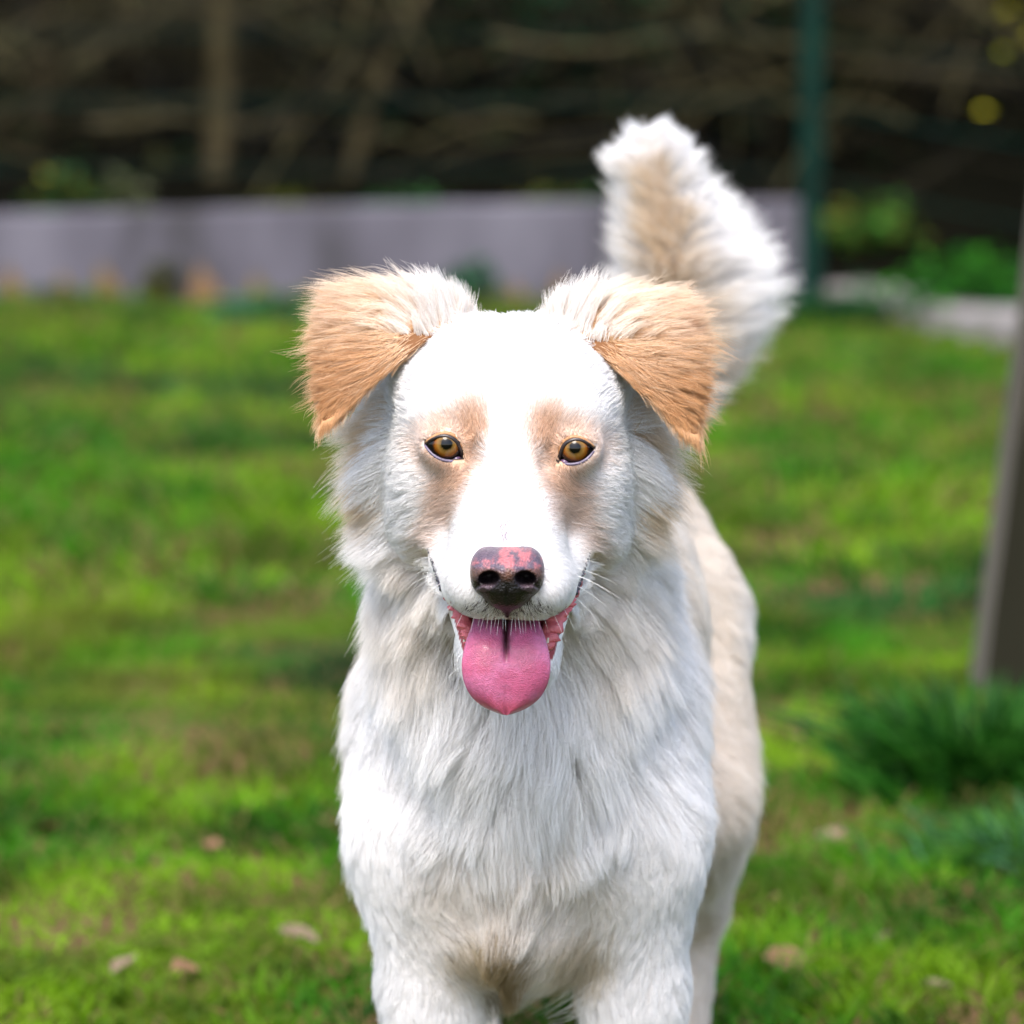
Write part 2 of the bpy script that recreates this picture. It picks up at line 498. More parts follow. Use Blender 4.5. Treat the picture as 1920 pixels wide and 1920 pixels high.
weed(G(880, 12.6), 450, 0.10, 0.16, 0.035, TEAL, 'tall blue-green weed at the board behind the dog\'s head')
weed(G(1010, 12.6), 350, 0.07, 0.13, 0.030, OLIVE, 'small olive weed at the board beside the dog\'s ear')
k = G(1880, 11.2); k[1] += 0.5; k[2] = float(ground_z(np.array([k[0]]), np.array([k[1]]))[0])
weed(k, 480, 0.30, 0.18, 0.05, [(0.012, 0.070, 0.004), (0.022, 0.12, 0.006), (0.012, 0.07, 0.010)], 'lush bright green plant on the bank above the kerb')
k = G(1660, 12.2); k[1] += 0.7; k[2] = float(ground_z(np.array([k[0]]), np.array([k[1]]))[0])
weed(k, 350, 0.2, 0.16, 0.04, GREENS + OLIVE, 'patchy green weed on the bank beside the green post')

for (px_w, dy_w, n_w, r_w, h_w, cols_w, lab_w) in ((130, 0.35, 350, 0.16, 0.14, DARKG + OLIVE, 'green weed on the bank above the board beside the brown sapling'), (240, 0.3, 160, 0.07, 0.16, [(0.10, 0.11, 0.06), (0.07, 0.09, 0.03)], 'pale grey-green weed on the bank above the board'),
        (520, 0.5, 260, 0.18, 0.08, OLIVE, 'low olive weed on the bank below the slanting stem'), (760, 0.45, 260, 0.2, 0.10, DARKG, 'dark green weed on the bank behind the board'), (1060, 0.4, 260, 0.2, 0.10, OLIVE + DARKG, 'mixed olive weed on the bank beside the dog\'s tail')):
    k = np.array(((px_w - 960) * 13.4 / F, 0, 0)); k[1] = WALL_A[1] + (WALL_B[1] - WALL_A[1]) * (k[0] - WALL_A[0]) / (WALL_B[0] - WALL_A[0]) + dy_w
    k[2] = float(ground_z(np.array([k[0]]), np.array([k[1]]))[0])
    weed(k, n_w, r_w, h_w, 0.04, cols_w, lab_w)

# --- dry leaves lying in the lawn
M_DRY = mat_noise('dry_leaf', [(0.3, (0.13, 0.065, 0.032)), (0.7, (0.22, 0.125, 0.07))], 40, 0.7)
M_DRY2 = mat_noise('pale_dry_leaf', [(0.3, (0.11, 0.078, 0.05)), (0.7, (0.18, 0.128, 0.09))], 40, 0.7)
def dry_leaf_mesh(name, mat):
    vs = []; fs = []
    N = 9
    for i in range(N):
        t = i / (N - 1); w = 0.42 * math.sin(math.pi * min(1, t * 0.96 + 0.02)) ** 0.8
        for s in (-1, 0, 1):
            vs.append((s * w, t - 0.5, 0.16 * abs(s) * math.sin(math.pi * t) + 0.12 * (t - 0.5) ** 2 + 0.03 * math.sin(7 * t + s)))
    for i in range(N - 1):
        for s in range(2):
            a = i * 3 + s; fs.append((a, a + 1, a + 4, a + 3))
    me = bpy.data.meshes.new(name); me.from_pydata(vs, [], fs); me.materials.append(mat); me.update()
    return me
LEAFM = [dry_leaf_mesh('dry_leaf', M_DRY), dry_leaf_mesh('pale_leaf', M_DRY2)]
spots = [(540, 1500, 0.09, 0), (470, 1555, 0.07, 1), (395, 1515, 0.05, 1), (430, 1450, 0.07, 0), (620, 1560, 0.06, 0), (235, 1850, 0.05, 1), (35, 1870, 0.03, 1),
         (1660, 1790, 0.05, 1), (1470, 1845, 0.08, 0), (1560, 1290, 0.10, 0), (1600, 1310, 0.06, 1), (1480, 1400, 0.07, 0), (1430, 1160, 0.08, 0), (1760, 1895, 0.05, 1),
         (480, 1040, 0.06, 1), (340, 1080, 0.05, 1), (60, 900, 0.06, 1), (300, 830, 0.05, 1), (530, 1100, 0.05, 1), (25, 1450, 0.05, 1), (380, 1230, 0.05, 0),
         (90, 1580, 0.07, 0), (1600, 1040, 0.06, 1), (1550, 880, 0.08, 1), (1800, 1760, 0.06, 1), (1400, 1640, 0.06, 0), (1560, 1580, 0.06, 1), (390, 1620, 0.06, 0),
         (180, 1450, 0.05, 0), (640, 1180, 0.05, 1), (1440, 1730, 0.07, 0), (1900, 1640, 0.05, 1), (350, 1860, 0.06, 0), (560, 1790, 0.06, 1), (70, 1230, 0.06, 0)]
for (px, py, s, k) in spots:
    Yd = F * CAM_H / (py - 58.0); g = G(px, Yd)
    o = bpy.data.objects.new('dry_leaf' if k == 0 else 'pale_leaf', LEAFM[k]); COL.objects.link(o)
    g[2] = float(ground_z(np.array([g[0]]), np.array([g[1]]))[0]) + 0.010
    s *= 0.62
    o.location = g; o.scale = (s * 0.8, s, s)
    o.rotation_euler = (random.uniform(-.3, .5), random.uniform(-.35, .35), random.uniform(0, 6.28))
    if k == 0: tag(o, 'reddish brown dry leaf lying in the short grass', 'leaf', 'reddish brown leaves on the lawn')
    else: tag(o, 'pale buff dry leaf lying in the short grass', 'leaf', 'pale buff leaves on the lawn')

# --- the thicket behind the fence
def gz(x, y): return float(ground_z(np.array([x]), np.array([y]))[0])
M_BARK = mat_noise('pale_bark', [(0.3, (0.028, 0.023, 0.011)), (0.7, (0.080, 0.064, 0.034))], 14, 0.95, 0.04, 6, 0.4, 60, (1, 1, 0.3))
M_BARK2 = mat_noise('dark_bark', [(0.3, (0.009, 0.007, 0.004)), (0.7, (0.028, 0.022, 0.013))], 14, 0.95, 0.04, 6, 0.4, 60, (1, 1, 0.3))
def sapling(px, Y, lean, h, r0, leaves, cols, label, nb=7, mat=None, crown_z=0.55, crown_r=0.7, lsize=0.05):
    mat = mat or M_BARK2
    g = G(px, Y); dep = Y
    g[0] = (px - 960) * Y / F; g[2] = gz(g[0], Y)
    t = tag(empty('sapling', g), label, 'tree')
    pts = [np.array((0, 0, -0.1))]; N = 9
    for i in range(1, N + 1):
        f = i / N
        pts.append(np.array((lean * h * f ** 1.2 + random.uniform(-.03, .03), random.uniform(-.05, .05), h * f)))
    path = spline(pts, 26); rad = r0 * (1 - 0.8 * np.linspace(0, 1, 26))
    v, f = tube(path, rad, 10); mesh_obj('trunk', v, f, mat, t)
    cr = []
    for b in range(nb):
        i = random.randint(6, 24); p0 = path[i]; a = random.uniform(0, 6.28); L = random.uniform(0.35, 0.9) * (1.2 - i / 30)
        d = np.array((math.cos(a), math.sin(a) * 0.8, random.uniform(0.1, 0.8)))
        bp = spline([p0, p0 + d * L * 0.4 + np.array((0, 0, random.uniform(-.05, .1))), p0 + d * L + np.array((0, 0, random.uniform(-.2, .15)))], 10)
        v, f = tube(bp, np.linspace(rad[i] * 0.55, 0.004, 10), 7); mesh_obj('branch', v, f, mat, t)
        cr.append(bp)
    if leaves:
        ends = np.concatenate([c[3:] for c in cr] + [path[15:]])
        q = ends[RNG.integers(0, len(ends), leaves)] + RNG.normal(0, 0.14, (leaves, 3)) * crown_r
        leaf_mesh('crown', q, lsize, cols, M_LEAF, t)
    return t
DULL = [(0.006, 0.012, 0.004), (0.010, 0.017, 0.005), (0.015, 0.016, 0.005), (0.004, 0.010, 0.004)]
sapling(405, 13.9, 0.03, 2.6, 0.050, 700, DULL, 'pale slender trunk rising behind the concrete board', 6, M_BARK)
sapling(640, 13.75, 0.50, 1.6, 0.026, 500, DULL, 'slanting pale stem leaning over behind the fence', 6, M_BARK)
sapling(60, 14.3, 0.10, 2.8, 0.045, 900, DULL, 'brown stemmed sapling at the far end of the concrete board', 8, M_BARK2)
sapling(250, 15.0, -0.15, 2.6, 0.04, 900, DULL, 'dark forked sapling deep in the thicket beside the pale trunk', 8)
sapling(1000, 14.4, 0.15, 1.0, 0.020, 800, TEAL + DULL + DULL, 'blue-green leaved sapling in the thicket above the dog\'s head', 9, lsize=0.06)
sapling(1290, 14.0, -0.05, 0.95, 0.020, 900, TEAL + DULL, 'leafy sapling standing in the thicket behind the dog\'s tail', 9, lsize=0.06)
sapling(1400, 14.3, 0.05, 1.0, 0.020, 700, GREENS[:1] + DULL + DULL, 'sapling with fresh green leaves beside the green post', 9, lsize=0.05)
sapling(1700, 14.4, 0.12, 1.2, 0.02, 700, DULL + OLIVE, 'dull leaved sapling up the bank behind the kerb', 8)
sapling(2130, 12.4, -0.05, 1.25, 0.02, 900, [(0.16, 0.17, 0.01), (0.22, 0.20, 0.015), (0.10, 0.13, 0.01)], 'yellow-green leaved sapling on the bank beyond the timber post', 9, lsize=0.06)

def undergrowth():
    """leaf mass, dead stems and twigs that fill the thicket"""
    n = 46000
    x = RNG.uniform(-6.0, 6.2, n); y = RNG.uniform(13.9, 18.5, n)
    b = behind_wall(x, y); k = b > 0.45
    x, y = x[k], y[k]
    z0 = ground_z(x, y)
    z = z0 + RNG.random(len(x)) ** 1.3 * (1.2 + 0.9 * (y - 13.5))
    dens = fbm(x * 1.0 + z * 0.7, z * 1.6 + y * 0.5, 77, 3, 1.6)
    k = dens > 0.42
    pts = np.stack((x, y, z), -1)[k]
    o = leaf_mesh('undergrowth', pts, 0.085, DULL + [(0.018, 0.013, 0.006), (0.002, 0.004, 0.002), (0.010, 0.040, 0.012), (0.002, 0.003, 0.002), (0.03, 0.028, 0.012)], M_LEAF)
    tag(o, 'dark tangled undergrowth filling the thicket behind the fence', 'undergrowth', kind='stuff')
    groups = []
    n = 2600
    x = RNG.uniform(-4.6, 4.8, n); y = RNG.uniform(13.2, 16.0, n); k = behind_wall(x, y) > 0.2; x, y = x[k], y[k]; n = len(x)
    a = RNG.normal(0, 1, (n, 3)); a[:, 2] = np.abs(a[:, 2]) * 0.9; a[:, 1] *= 0.4; a /= np.linalg.norm(a, axis=1)[:, None]
    L = RNG.uniform(0.5, 1.8, n)
    z0 = ground_z(x, y) + RNG.random(n) * 0.9
    t = np.linspace(0, 1, 7)[None, :, None]
    root = np.stack((x, y, z0), -1)[:, None, :]
    p = root + a[:, None, :] * L[:, None, None] * t - np.array((0, 0, 1.0)) * (L * RNG.uniform(0.0, 0.5, n))[:, None, None] * t ** 2
    p += RNG.normal(0, 0.02, p.shape)
    p[:, :, 1] = np.maximum(p[:, :, 1], 13.15)
    r = np.where(RNG.random(n) < 0.12, RNG.uniform(0.006, 0.012, n), RNG.uniform(0.0018, 0.005, n))[:, None] * np.linspace(1, 0.4, 7)[None, :]
    c = np.array((0.045, 0.038, 0.017)) * np.where(RNG.random((n, 1)) < 0.32, RNG.uniform(1.2, 4.6, (n, 1)), RNG.uniform(0.05, 0.7, (n, 1))) * np.where(r[:, :1] > 0.0055, 0.4, 1.0) * np.array((1, 1, 1.0))
    o = hair_obj('dead_stems', [(p, r, c)], M_BLADE)
    tag(o, 'tangle of dead stems and twigs behind the fence', 'undergrowth', kind='stuff')
undergrowth()

def added_canopy():
    """tall trees added out of view so their crowns shade the thicket"""
    for i, (x, y, h) in enumerate([(-4.5, 17.5, 6.0), (-1.8, 18.2, 6.5), (0.8, 17.8, 6.2), (3.2, 18.4, 6.6), (5.8, 17.2, 6.0)]):
        t = tag(empty('added_shade_tree', (x, y, gz(x, y))), ['broad dark tree added for shade at the far end behind the fence', 'dark tree added for shade behind the pale slender trunk', 'dark tree in the wood above the dog\'s head',
                 'dark tree added for shade behind the green post', 'dark tree added for shade up the bank'][i], 'tree')
        v, f = tube(spline([(0, 0, -.2), (.1, 0, 1.5), (0.05, .1, 3), (0, 0, h)], 20), np.linspace(0.16, 0.05, 20), 10)
        mesh_obj('trunk', v, f, M_BARK2, t)
        n = 5200
        q = RNG.normal(0, 1, (n, 3)); q /= np.linalg.norm(q, axis=1)[:, None]; q *= RNG.random((n, 1)) ** 0.4
        lob = 1 + 0.25 * np.sin(q[:, :1] * 5 + i) * np.cos(q[:, 2:] * 4)
        q = q * lob * np.array((2.4, 2.2, 2.6)) + np.array((0, -0.6, h * 0.62))
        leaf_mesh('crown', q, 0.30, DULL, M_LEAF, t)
added_canopy()

# ================================================================== THE DOG
class Field:
    """signed distance field on an uneven grid"""
    def __init__(self, xs, ys, zs):
        self.xs, self.ys, self.zs = [np.asarray(a, np.float32) for a in (xs, ys, zs)]
        self.v = np.full((len(xs), len(ys), len(zs)), 0.2, np.float32)
    def region(self, lo, hi):
        s = []
        for a, l, h in zip((self.xs, self.ys, self.zs), lo, hi):
            i0 = max(0, int(np.searchsorted(a, l)) - 1); i1 = min(len(a), int(np.searchsorted(a, h)) + 1)
            s.append(slice(i0, max(i1, i0)))
        return tuple(s)
    def coords(self, s):
        return self.xs[s[0]][:, None, None], self.ys[s[1]][None, :, None], self.zs[s[2]][None, None, :]
    def blend(self, s, d, k, sub=False):
        a = self.v[s]
        if sub:
            d = -d; h = np.clip(0.5 + 0.5 * (d - a) / k, 0, 1)
            self.v[s] = a + (d - a) * h + k * h * (1 - h)
        else:
            h = np.clip(0.5 + 0.5 * (a - d) / k, 0, 1)
            self.v[s] = a + (d - a) * h - k * h * (1 - h)
    def ellipsoid(self, c, r, k=0.01, rot=None, sub=False):
        c = np.asarray(c, float); r = np.asarray(r, float); m = max(r) + 0.05 if not sub else max(r) + 2 * k
        s = self.region(c - m, c + m); x, y, z = self.coords(s)
        x = x - c[0]; y = y - c[1]; z = z - c[2]
        if rot is not None:
            Mr = np.array(rot.to_matrix() if hasattr(rot, 'to_matrix') else rot).T
            x, y, z = (Mr[0, 0] * x + Mr[0, 1] * y + Mr[0, 2] * z, Mr[1, 0] * x + Mr[1, 1] * y + Mr[1, 2] * z, Mr[2, 0] * x + Mr[2, 1] * y + Mr[2, 2] * z)
        k0 = np.sqrt((x / r[0]) ** 2 + (y / r[1]) ** 2 + (z / r[2]) ** 2)
        k1 = np.sqrt((x / r[0] ** 2) ** 2 + (y / r[1] ** 2) ** 2 + (z / r[2] ** 2) ** 2) + 1e-9
        self.blend(s, (k0 * (k0 - 1) / k1).astype(np.float32), k, sub)
    def cone(self, a, b, ra, rb, k=0.01, sub=False):
        a = np.asarray(a, float); b = np.asarray(b, float); m = max(ra, rb) + (0.05 if not sub else 2 * k)
        s = self.region(np.minimum(a, b) - m, np.maximum(a, b) + m); x, y, z = self.coords(s)
        d = b - a; L2 = d @ d
        t = np.clip(((x - a[0]) * d[0] + (y - a[1]) * d[1] + (z - a[2]) * d[2]) / L2, 0, 1)
        e = np.sqrt((x - a[0] - d[0] * t) ** 2 + (y - a[1] - d[1] * t) ** 2 + (z - a[2] - d[2] * t) ** 2)
        self.blend(s, (e - (ra + (rb - ra) * t)).astype(np.float32), k, sub)
    def chain(self, pts, rs, k=0.01):
        for i in range(len(pts) - 1): self.cone(pts[i], pts[i + 1], rs[i], rs[i + 1], k)
    def sample(self, p):
        ix = np.interp(p[:, 0], self.xs, np.arange(len(self.xs))); iy = np.interp(p[:, 1], self.ys, np.arange(len(self.ys))); iz = np.interp(p[:, 2], self.zs, np.arange(len(self.zs)))
        i = np.minimum(ix.astype(int), len(self.xs) - 2); j = np.minimum(iy.astype(int), len(self.ys) - 2); l = np.minimum(iz.astype(int), len(self.zs) - 2)
        u, v, w = ix - i, iy - j, iz - l; V = self.v
        c0 = (V[i, j, l] * (1 - u) + V[i + 1, j, l] * u) * (1 - v) + (V[i, j + 1, l] * (1 - u) + V[i + 1, j + 1, l] * u) * v
        c1 = (V[i, j, l + 1] * (1 - u) + V[i + 1, j, l + 1] * u) * (1 - v) + (V[i, j + 1, l + 1] * (1 - u) + V[i + 1, j + 1, l + 1] * u) * v
        return c0 * (1 - w) + c1 * w
    def grad(self, p, e=0.004):
        g = np.stack([self.sample(p + np.eye(3)[a] * e) - self.sample(p - np.eye(3)[a] * e) for a in range(3)], -1)
        return g / (np.linalg.norm(g, axis=1)[:, None] + 1e-9)
    def surface(self):
        V = self.v; ins = V < 0
        nx, ny, nz = V.shape
        cnt = np.zeros((nx - 1, ny - 1, nz - 1), np.int8)
        for a in (0, 1):
            for b in (0, 1):
                for c in (0, 1): cnt += ins[a:nx - 1 + a, b:ny - 1 + b, c:nz - 1 + c]
        I, J, K = np.nonzero((cnt > 0) & (cnt < 8))
        idx = np.full(cnt.shape, -1, np.int32); idx[I, J, K] = np.arange(len(I))
        acc = np.zeros((len(I), 3)); num = np.zeros(len(I))
        ax = (self.xs, self.ys, self.zs)
        for axis in range(3):
            for p in (0, 1):
                for q in (0, 1):
                    o = [0, 0, 0]; oth = [a for a in range(3) if a != axis]; o[oth[0]] = p; o[oth[1]] = q
                    e = list(o); e[axis] = 1
                    v0 = V[I + o[0], J + o[1], K + o[2]]; v1 = V[I + e[0], J + e[1], K + e[2]]
                    m = (v0 < 0) != (v1 < 0)
                    t = np.where(m, v0 / np.where(m, v0 - v1, 1), 0)
                    pos = np.stack([ax[0][I + o[0]], ax[1][J + o[1]], ax[2][K + o[2]]], -1).astype(float)
                    step = ax[axis][(I, J, K)[axis] + 1] - ax[axis][(I, J, K)[axis]]
                    pos[:, axis] += t * step
                    acc += pos * m[:, None]; num += m
        verts = acc / num[:, None]
        quads = []
        for axis in range(3):
            a, b = [(1, 2), (2, 0), (0, 1)][axis]
            sl0 = [slice(1, -1)] * 3; sl0[axis] = slice(0, -1); sl1 = list(sl0); sl1[axis] = slice(1, None)
            s0 = ins[tuple(sl0)]; s1 = ins[tuple(sl1)]
            ii = np.array(np.nonzero(s0 != s1)); flip = s0[tuple(ii)]
            off = np.ones(3, int); off[axis] = 0; ii = ii + off[:, None]
            def cell(da, db):
                c = ii.copy(); c[a] -= da; c[b] -= db
                return idx[c[0], c[1], c[2]]
            q = np.stack((cell(1, 1), cell(0, 1), cell(0, 0), cell(1, 0)), -1)
            q[~flip] = q[~flip][:, ::-1]
            quads.append(q)
        return verts, np.concatenate(quads)

def axis_pts(parts):
    out = [parts[0][0]]
    for a, b, st in parts:
        n = max(1, int(round((b - a) / st))); out += list(np.linspace(a, b, n + 1)[1:])
    return np.array(out)

CX = 954.0
def mir(p):
    """the mirrored landmark on the other side of the head (px, py, Y)"""
    return (2 * CX - p[0], p[1] + (CX - p[0]) * 0.055, p[2])

def both(f):
    f(lambda p: p, -1); f(mir, 1)

body_f = Field(axis_pts([(-0.20, -0.092, 0.006), (-0.092, 0.092, 0.002), (0.092, 0.26, 0.006)]),
               axis_pts([(2.47, 2.70, 0.002), (2.70, 3.60, 0.0065)]),
               axis_pts([(-0.02, 0.40, 0.007), (0.40, 0.66, 0.002), (0.66, 0.80, 0.006)]))
B = body_f
EYE_L = (836, 834, 2.6050); EYE_R = (1079, 841, 2.6050)
# --- trunk and legs
B.ellipsoid(P(987, 1390, 2.84), (0.084, 0.135, 0.135), 0.03)                       # chest
B.ellipsoid((0.035, 3.02, 0.405), (0.098, 0.24, 0.120), 0.05)                     # ribs
B.ellipsoid((0.05, 3.27, 0.405), (0.104, 0.13, 0.105), 0.05)                      # rump
B.ellipsoid(P(962, 1690, 2.86), (0.072, 0.13, 0.052), 0.03)                       # brisket
B.cone(P(955, 850, 2.765), P(972, 1200, 2.83), 0.070, 0.086, 0.03)                 # neck
B.cone(P(955, 1040, 2.725), P(972, 1300, 2.77), 0.058, 0.074, 0.03)                # throat
for sx in (-1, 1):
    x0 = 985 + sx * 222
    B.cone(P(985 + sx * 146, 1330, 2.84), P(990 + sx * 168, 1580, 2.79), 0.056, 0.052, 0.03)
    B.cone(P(990 + sx * 168, 1580, 2.79), P(1000 + sx * 188, 1850, 2.80), 0.052, 0.031, 0.02)
    wr = P(1002 + sx * 192, 2250, 2.785)
    B.cone(P(1000 + sx * 188, 1850, 2.80), wr, 0.031, 0.022, 0.015)
    B.cone(wr, np.array((wr[0], 2.785, 0.05)), 0.023, 0.021, 0.01)
    foot = np.array((wr[0], 2.755, 0.022))
    B.ellipsoid(foot, (0.028, 0.042, 0.022), 0.012)
    for t in (-1.5, -0.5, 0.5, 1.5):
        B.ellipsoid(foot + np.array((t * 0.0125, -0.034 + 0.004 * abs(t), -0.006)), (0.0085, 0.016, 0.014), 0.004)
for X0, Xk, Xh, Xf, dy in ((0.112, 0.128, 0.133, 0.130, -0.01), (0.0, -0.022, -0.032, -0.034, 0.05)):
    B.cone((X0, 3.26 + dy, 0.37), (Xk, 3.17 + dy, 0.25), 0.066, 0.046, 0.03)
    B.cone((Xk, 3.17 + dy, 0.25), (Xh, 3.32 + dy, 0.135), 0.046, 0.030, 0.02)
    B.cone((Xh, 3.32 + dy, 0.135), (Xf, 3.305 + dy, 0.05), 0.028, 0.023, 0.01)
    B.ellipsoid((Xf, 3.285 + dy, 0.022), (0.027, 0.044, 0.022), 0.012)
    for t in (-1.5, -0.5, 0.5, 1.5):
        B.ellipsoid((Xf + t * 0.0118, 3.250 + dy + 0.004 * abs(t), 0.016), (0.0082, 0.015, 0.013), 0.004)
# --- tail
TAIL = spline([(0.05, 3.36, 0.475), P(1180, 800, 3.42), P(1245, 690, 3.44), P(1275, 565, 3.43), P(1262, 440, 3.41), P(1240, 345, 3.40), P(1222, 282, 3.395)], 40)
B.chain(TAIL[::3], np.linspace(0.032, 0.011, 14), 0.015)
# --- head
B.ellipsoid(P(CX, 774, 2.672), (0.062, 0.068, 0.0580), 0.02)                      # skull
B.ellipsoid(P(CX, 860, 2.650), (0.062, 0.056, 0.050), 0.02)
def head_side(m, s):
    B.ellipsoid(P(*m((848, 716, 2.662))), (0.033, 0.048, 0.030), 0.02)            # temple
    B.ellipsoid(P(*m((862, 768, 2.628))), (0.027, 0.030, 0.024), 0.02)            # brow
    B.ellipsoid(P(*m((806, 895, 2.655))), (0.0235, 0.040, 0.038), 0.016)            # cheek bone
    B.ellipsoid(P(*m((803, 970, 2.670))), (0.022, 0.036, 0.028), 0.012)            # masseter
    B.ellipsoid(P(*m((905, 1092, 2.562))), (0.0225, 0.040, 0.0200), 0.012)        # upper lip
    B.cone(P(*m((852, 985, 2.640))), P(*m((850, 1050, 2.612))), 0.016, 0.012, 0.02)
    B.cone(P(*m((850, 1050, 2.612))), P(*m((874, 1098, 2.573))), 0.012, 0.0125, 0.014)
    B.cone(P(*m((856, 1078, 2.668))), P(*m((905, 1232, 2.580))), 0.0120, 0.0120, 0.004)  # lower jaw
both(head_side)
B.cone(P(CX, 880, 2.630), P(CX - 2, 1010, 2.575), 0.040, 0.0285, 0.02)            # muzzle
B.cone(P(CX - 2, 1010, 2.575), P(CX - 3, 1066, 2.548), 0.0285, 0.0230, 0.014)
B.ellipsoid(P(CX, 1195, 2.615), (0.028, 0.045, 0.012), 0.006)                     # floor of the mouth
B.ellipsoid(P(CX - 2, 1245, 2.585), (0.021, 0.016, 0.012), 0.006)                 # chin
for e in (EYE_L, EYE_R):
    B.ellipsoid(P(*e), (0.0150, 0.0148, 0.0140), 0.009)                           # lids over the eyeball
# inner corner hollow
for q in ((888, 860, 2.588), (1028, 862, 2.588)):
    B.ellipsoid(P(*q), (0.006, 0.006, 0.008), 0.008, sub=True)
# the opening between the lids
LIDS = {}
for e, outer, inner in ((EYE_L, (798, 829), (868, 860)), (EYE_R, (1114, 837), (1047, 865))):
    o = np.array(outer, float); i = np.array(inner, float); mid = (o + i) / 2; a = np.linalg.norm(i - o) / 2
    u = (i - o) / (2 * a); v = np.array((u[1], -u[0]));
    if v[1] > 0: v = -v                                   # v points up in the picture (negative y)
    LIDS[e] = (mid, a, u, v)
def lid_curve(e, upper, n=40):
    mid, a, u, v = LIDS[e]
    t = np.linspace(-1, 1, n)
    h = np.where(upper, 30.0 * (1 - np.abs(t) ** 2.2) ** 0.9, -13.0 * (1 - np.abs(t + 0.1) ** 2.0).clip(0))
    return mid[None] + t[:, None] * a * u + h[:, None] * v, t
def lid_fun(e, px, py):
    """< 0 inside the eye opening, pixels"""
    mid, a, u, v = LIDS[e]
    dx = px - mid[0]; dy = py - mid[1]
    t = (dx * u[0] + dy * u[1]) / a; w = dx * v[0] + dy * v[1]
    tt = np.clip(np.abs(t), 0, 1)
    up = 30.0 * (1 - tt ** 2.2) ** 0.9; lo = -13.0 * np.clip(1 - np.abs(t + 0.1) ** 2, 0, 1)
    return np.maximum(np.maximum(w - up, lo - w), (np.abs(t) - 1) * a)
for e in (EYE_L, EYE_R):
    c = P(*e); s = B.region(c - 0.03, c + 0.03); x, y, z = np.broadcast_arrays(*B.coords(s))
    pts = np.stack((x.ravel(), y.ravel(), z.ravel()), -1).astype(float); px, py = to_px(pts)
    d = lid_fun(e, px, py) * e[2] / F
    d = np.maximum(d, (pts[:, 1] - (e[2] + 0.004)))
    B.blend(s, d.reshape(x.shape).astype(np.float32), 0.0012, sub=True)
bv, bf = B.surface()
# light smoothing of the net
nb_acc = np.zeros_like(bv); nb_n = np.zeros(len(bv))
for it in range(3):
    nb_acc[:] = 0; nb_n[:] = 0
    for k in range(4):
        a_, b_ = bf[:, k], bf[:, (k + 1) % 4]
        for d_ in range(3):
            nb_acc[:, d_] += np.bincount(a_, bv[b_, d_], len(bv)) + np.bincount(b_, bv[a_, d_], len(bv))
        nb_n += np.bincount(a_, minlength=len(bv)) + np.bincount(b_, minlength=len(bv))
    bv = bv * 0.5 + 0.5 * nb_acc / nb_n[:, None]

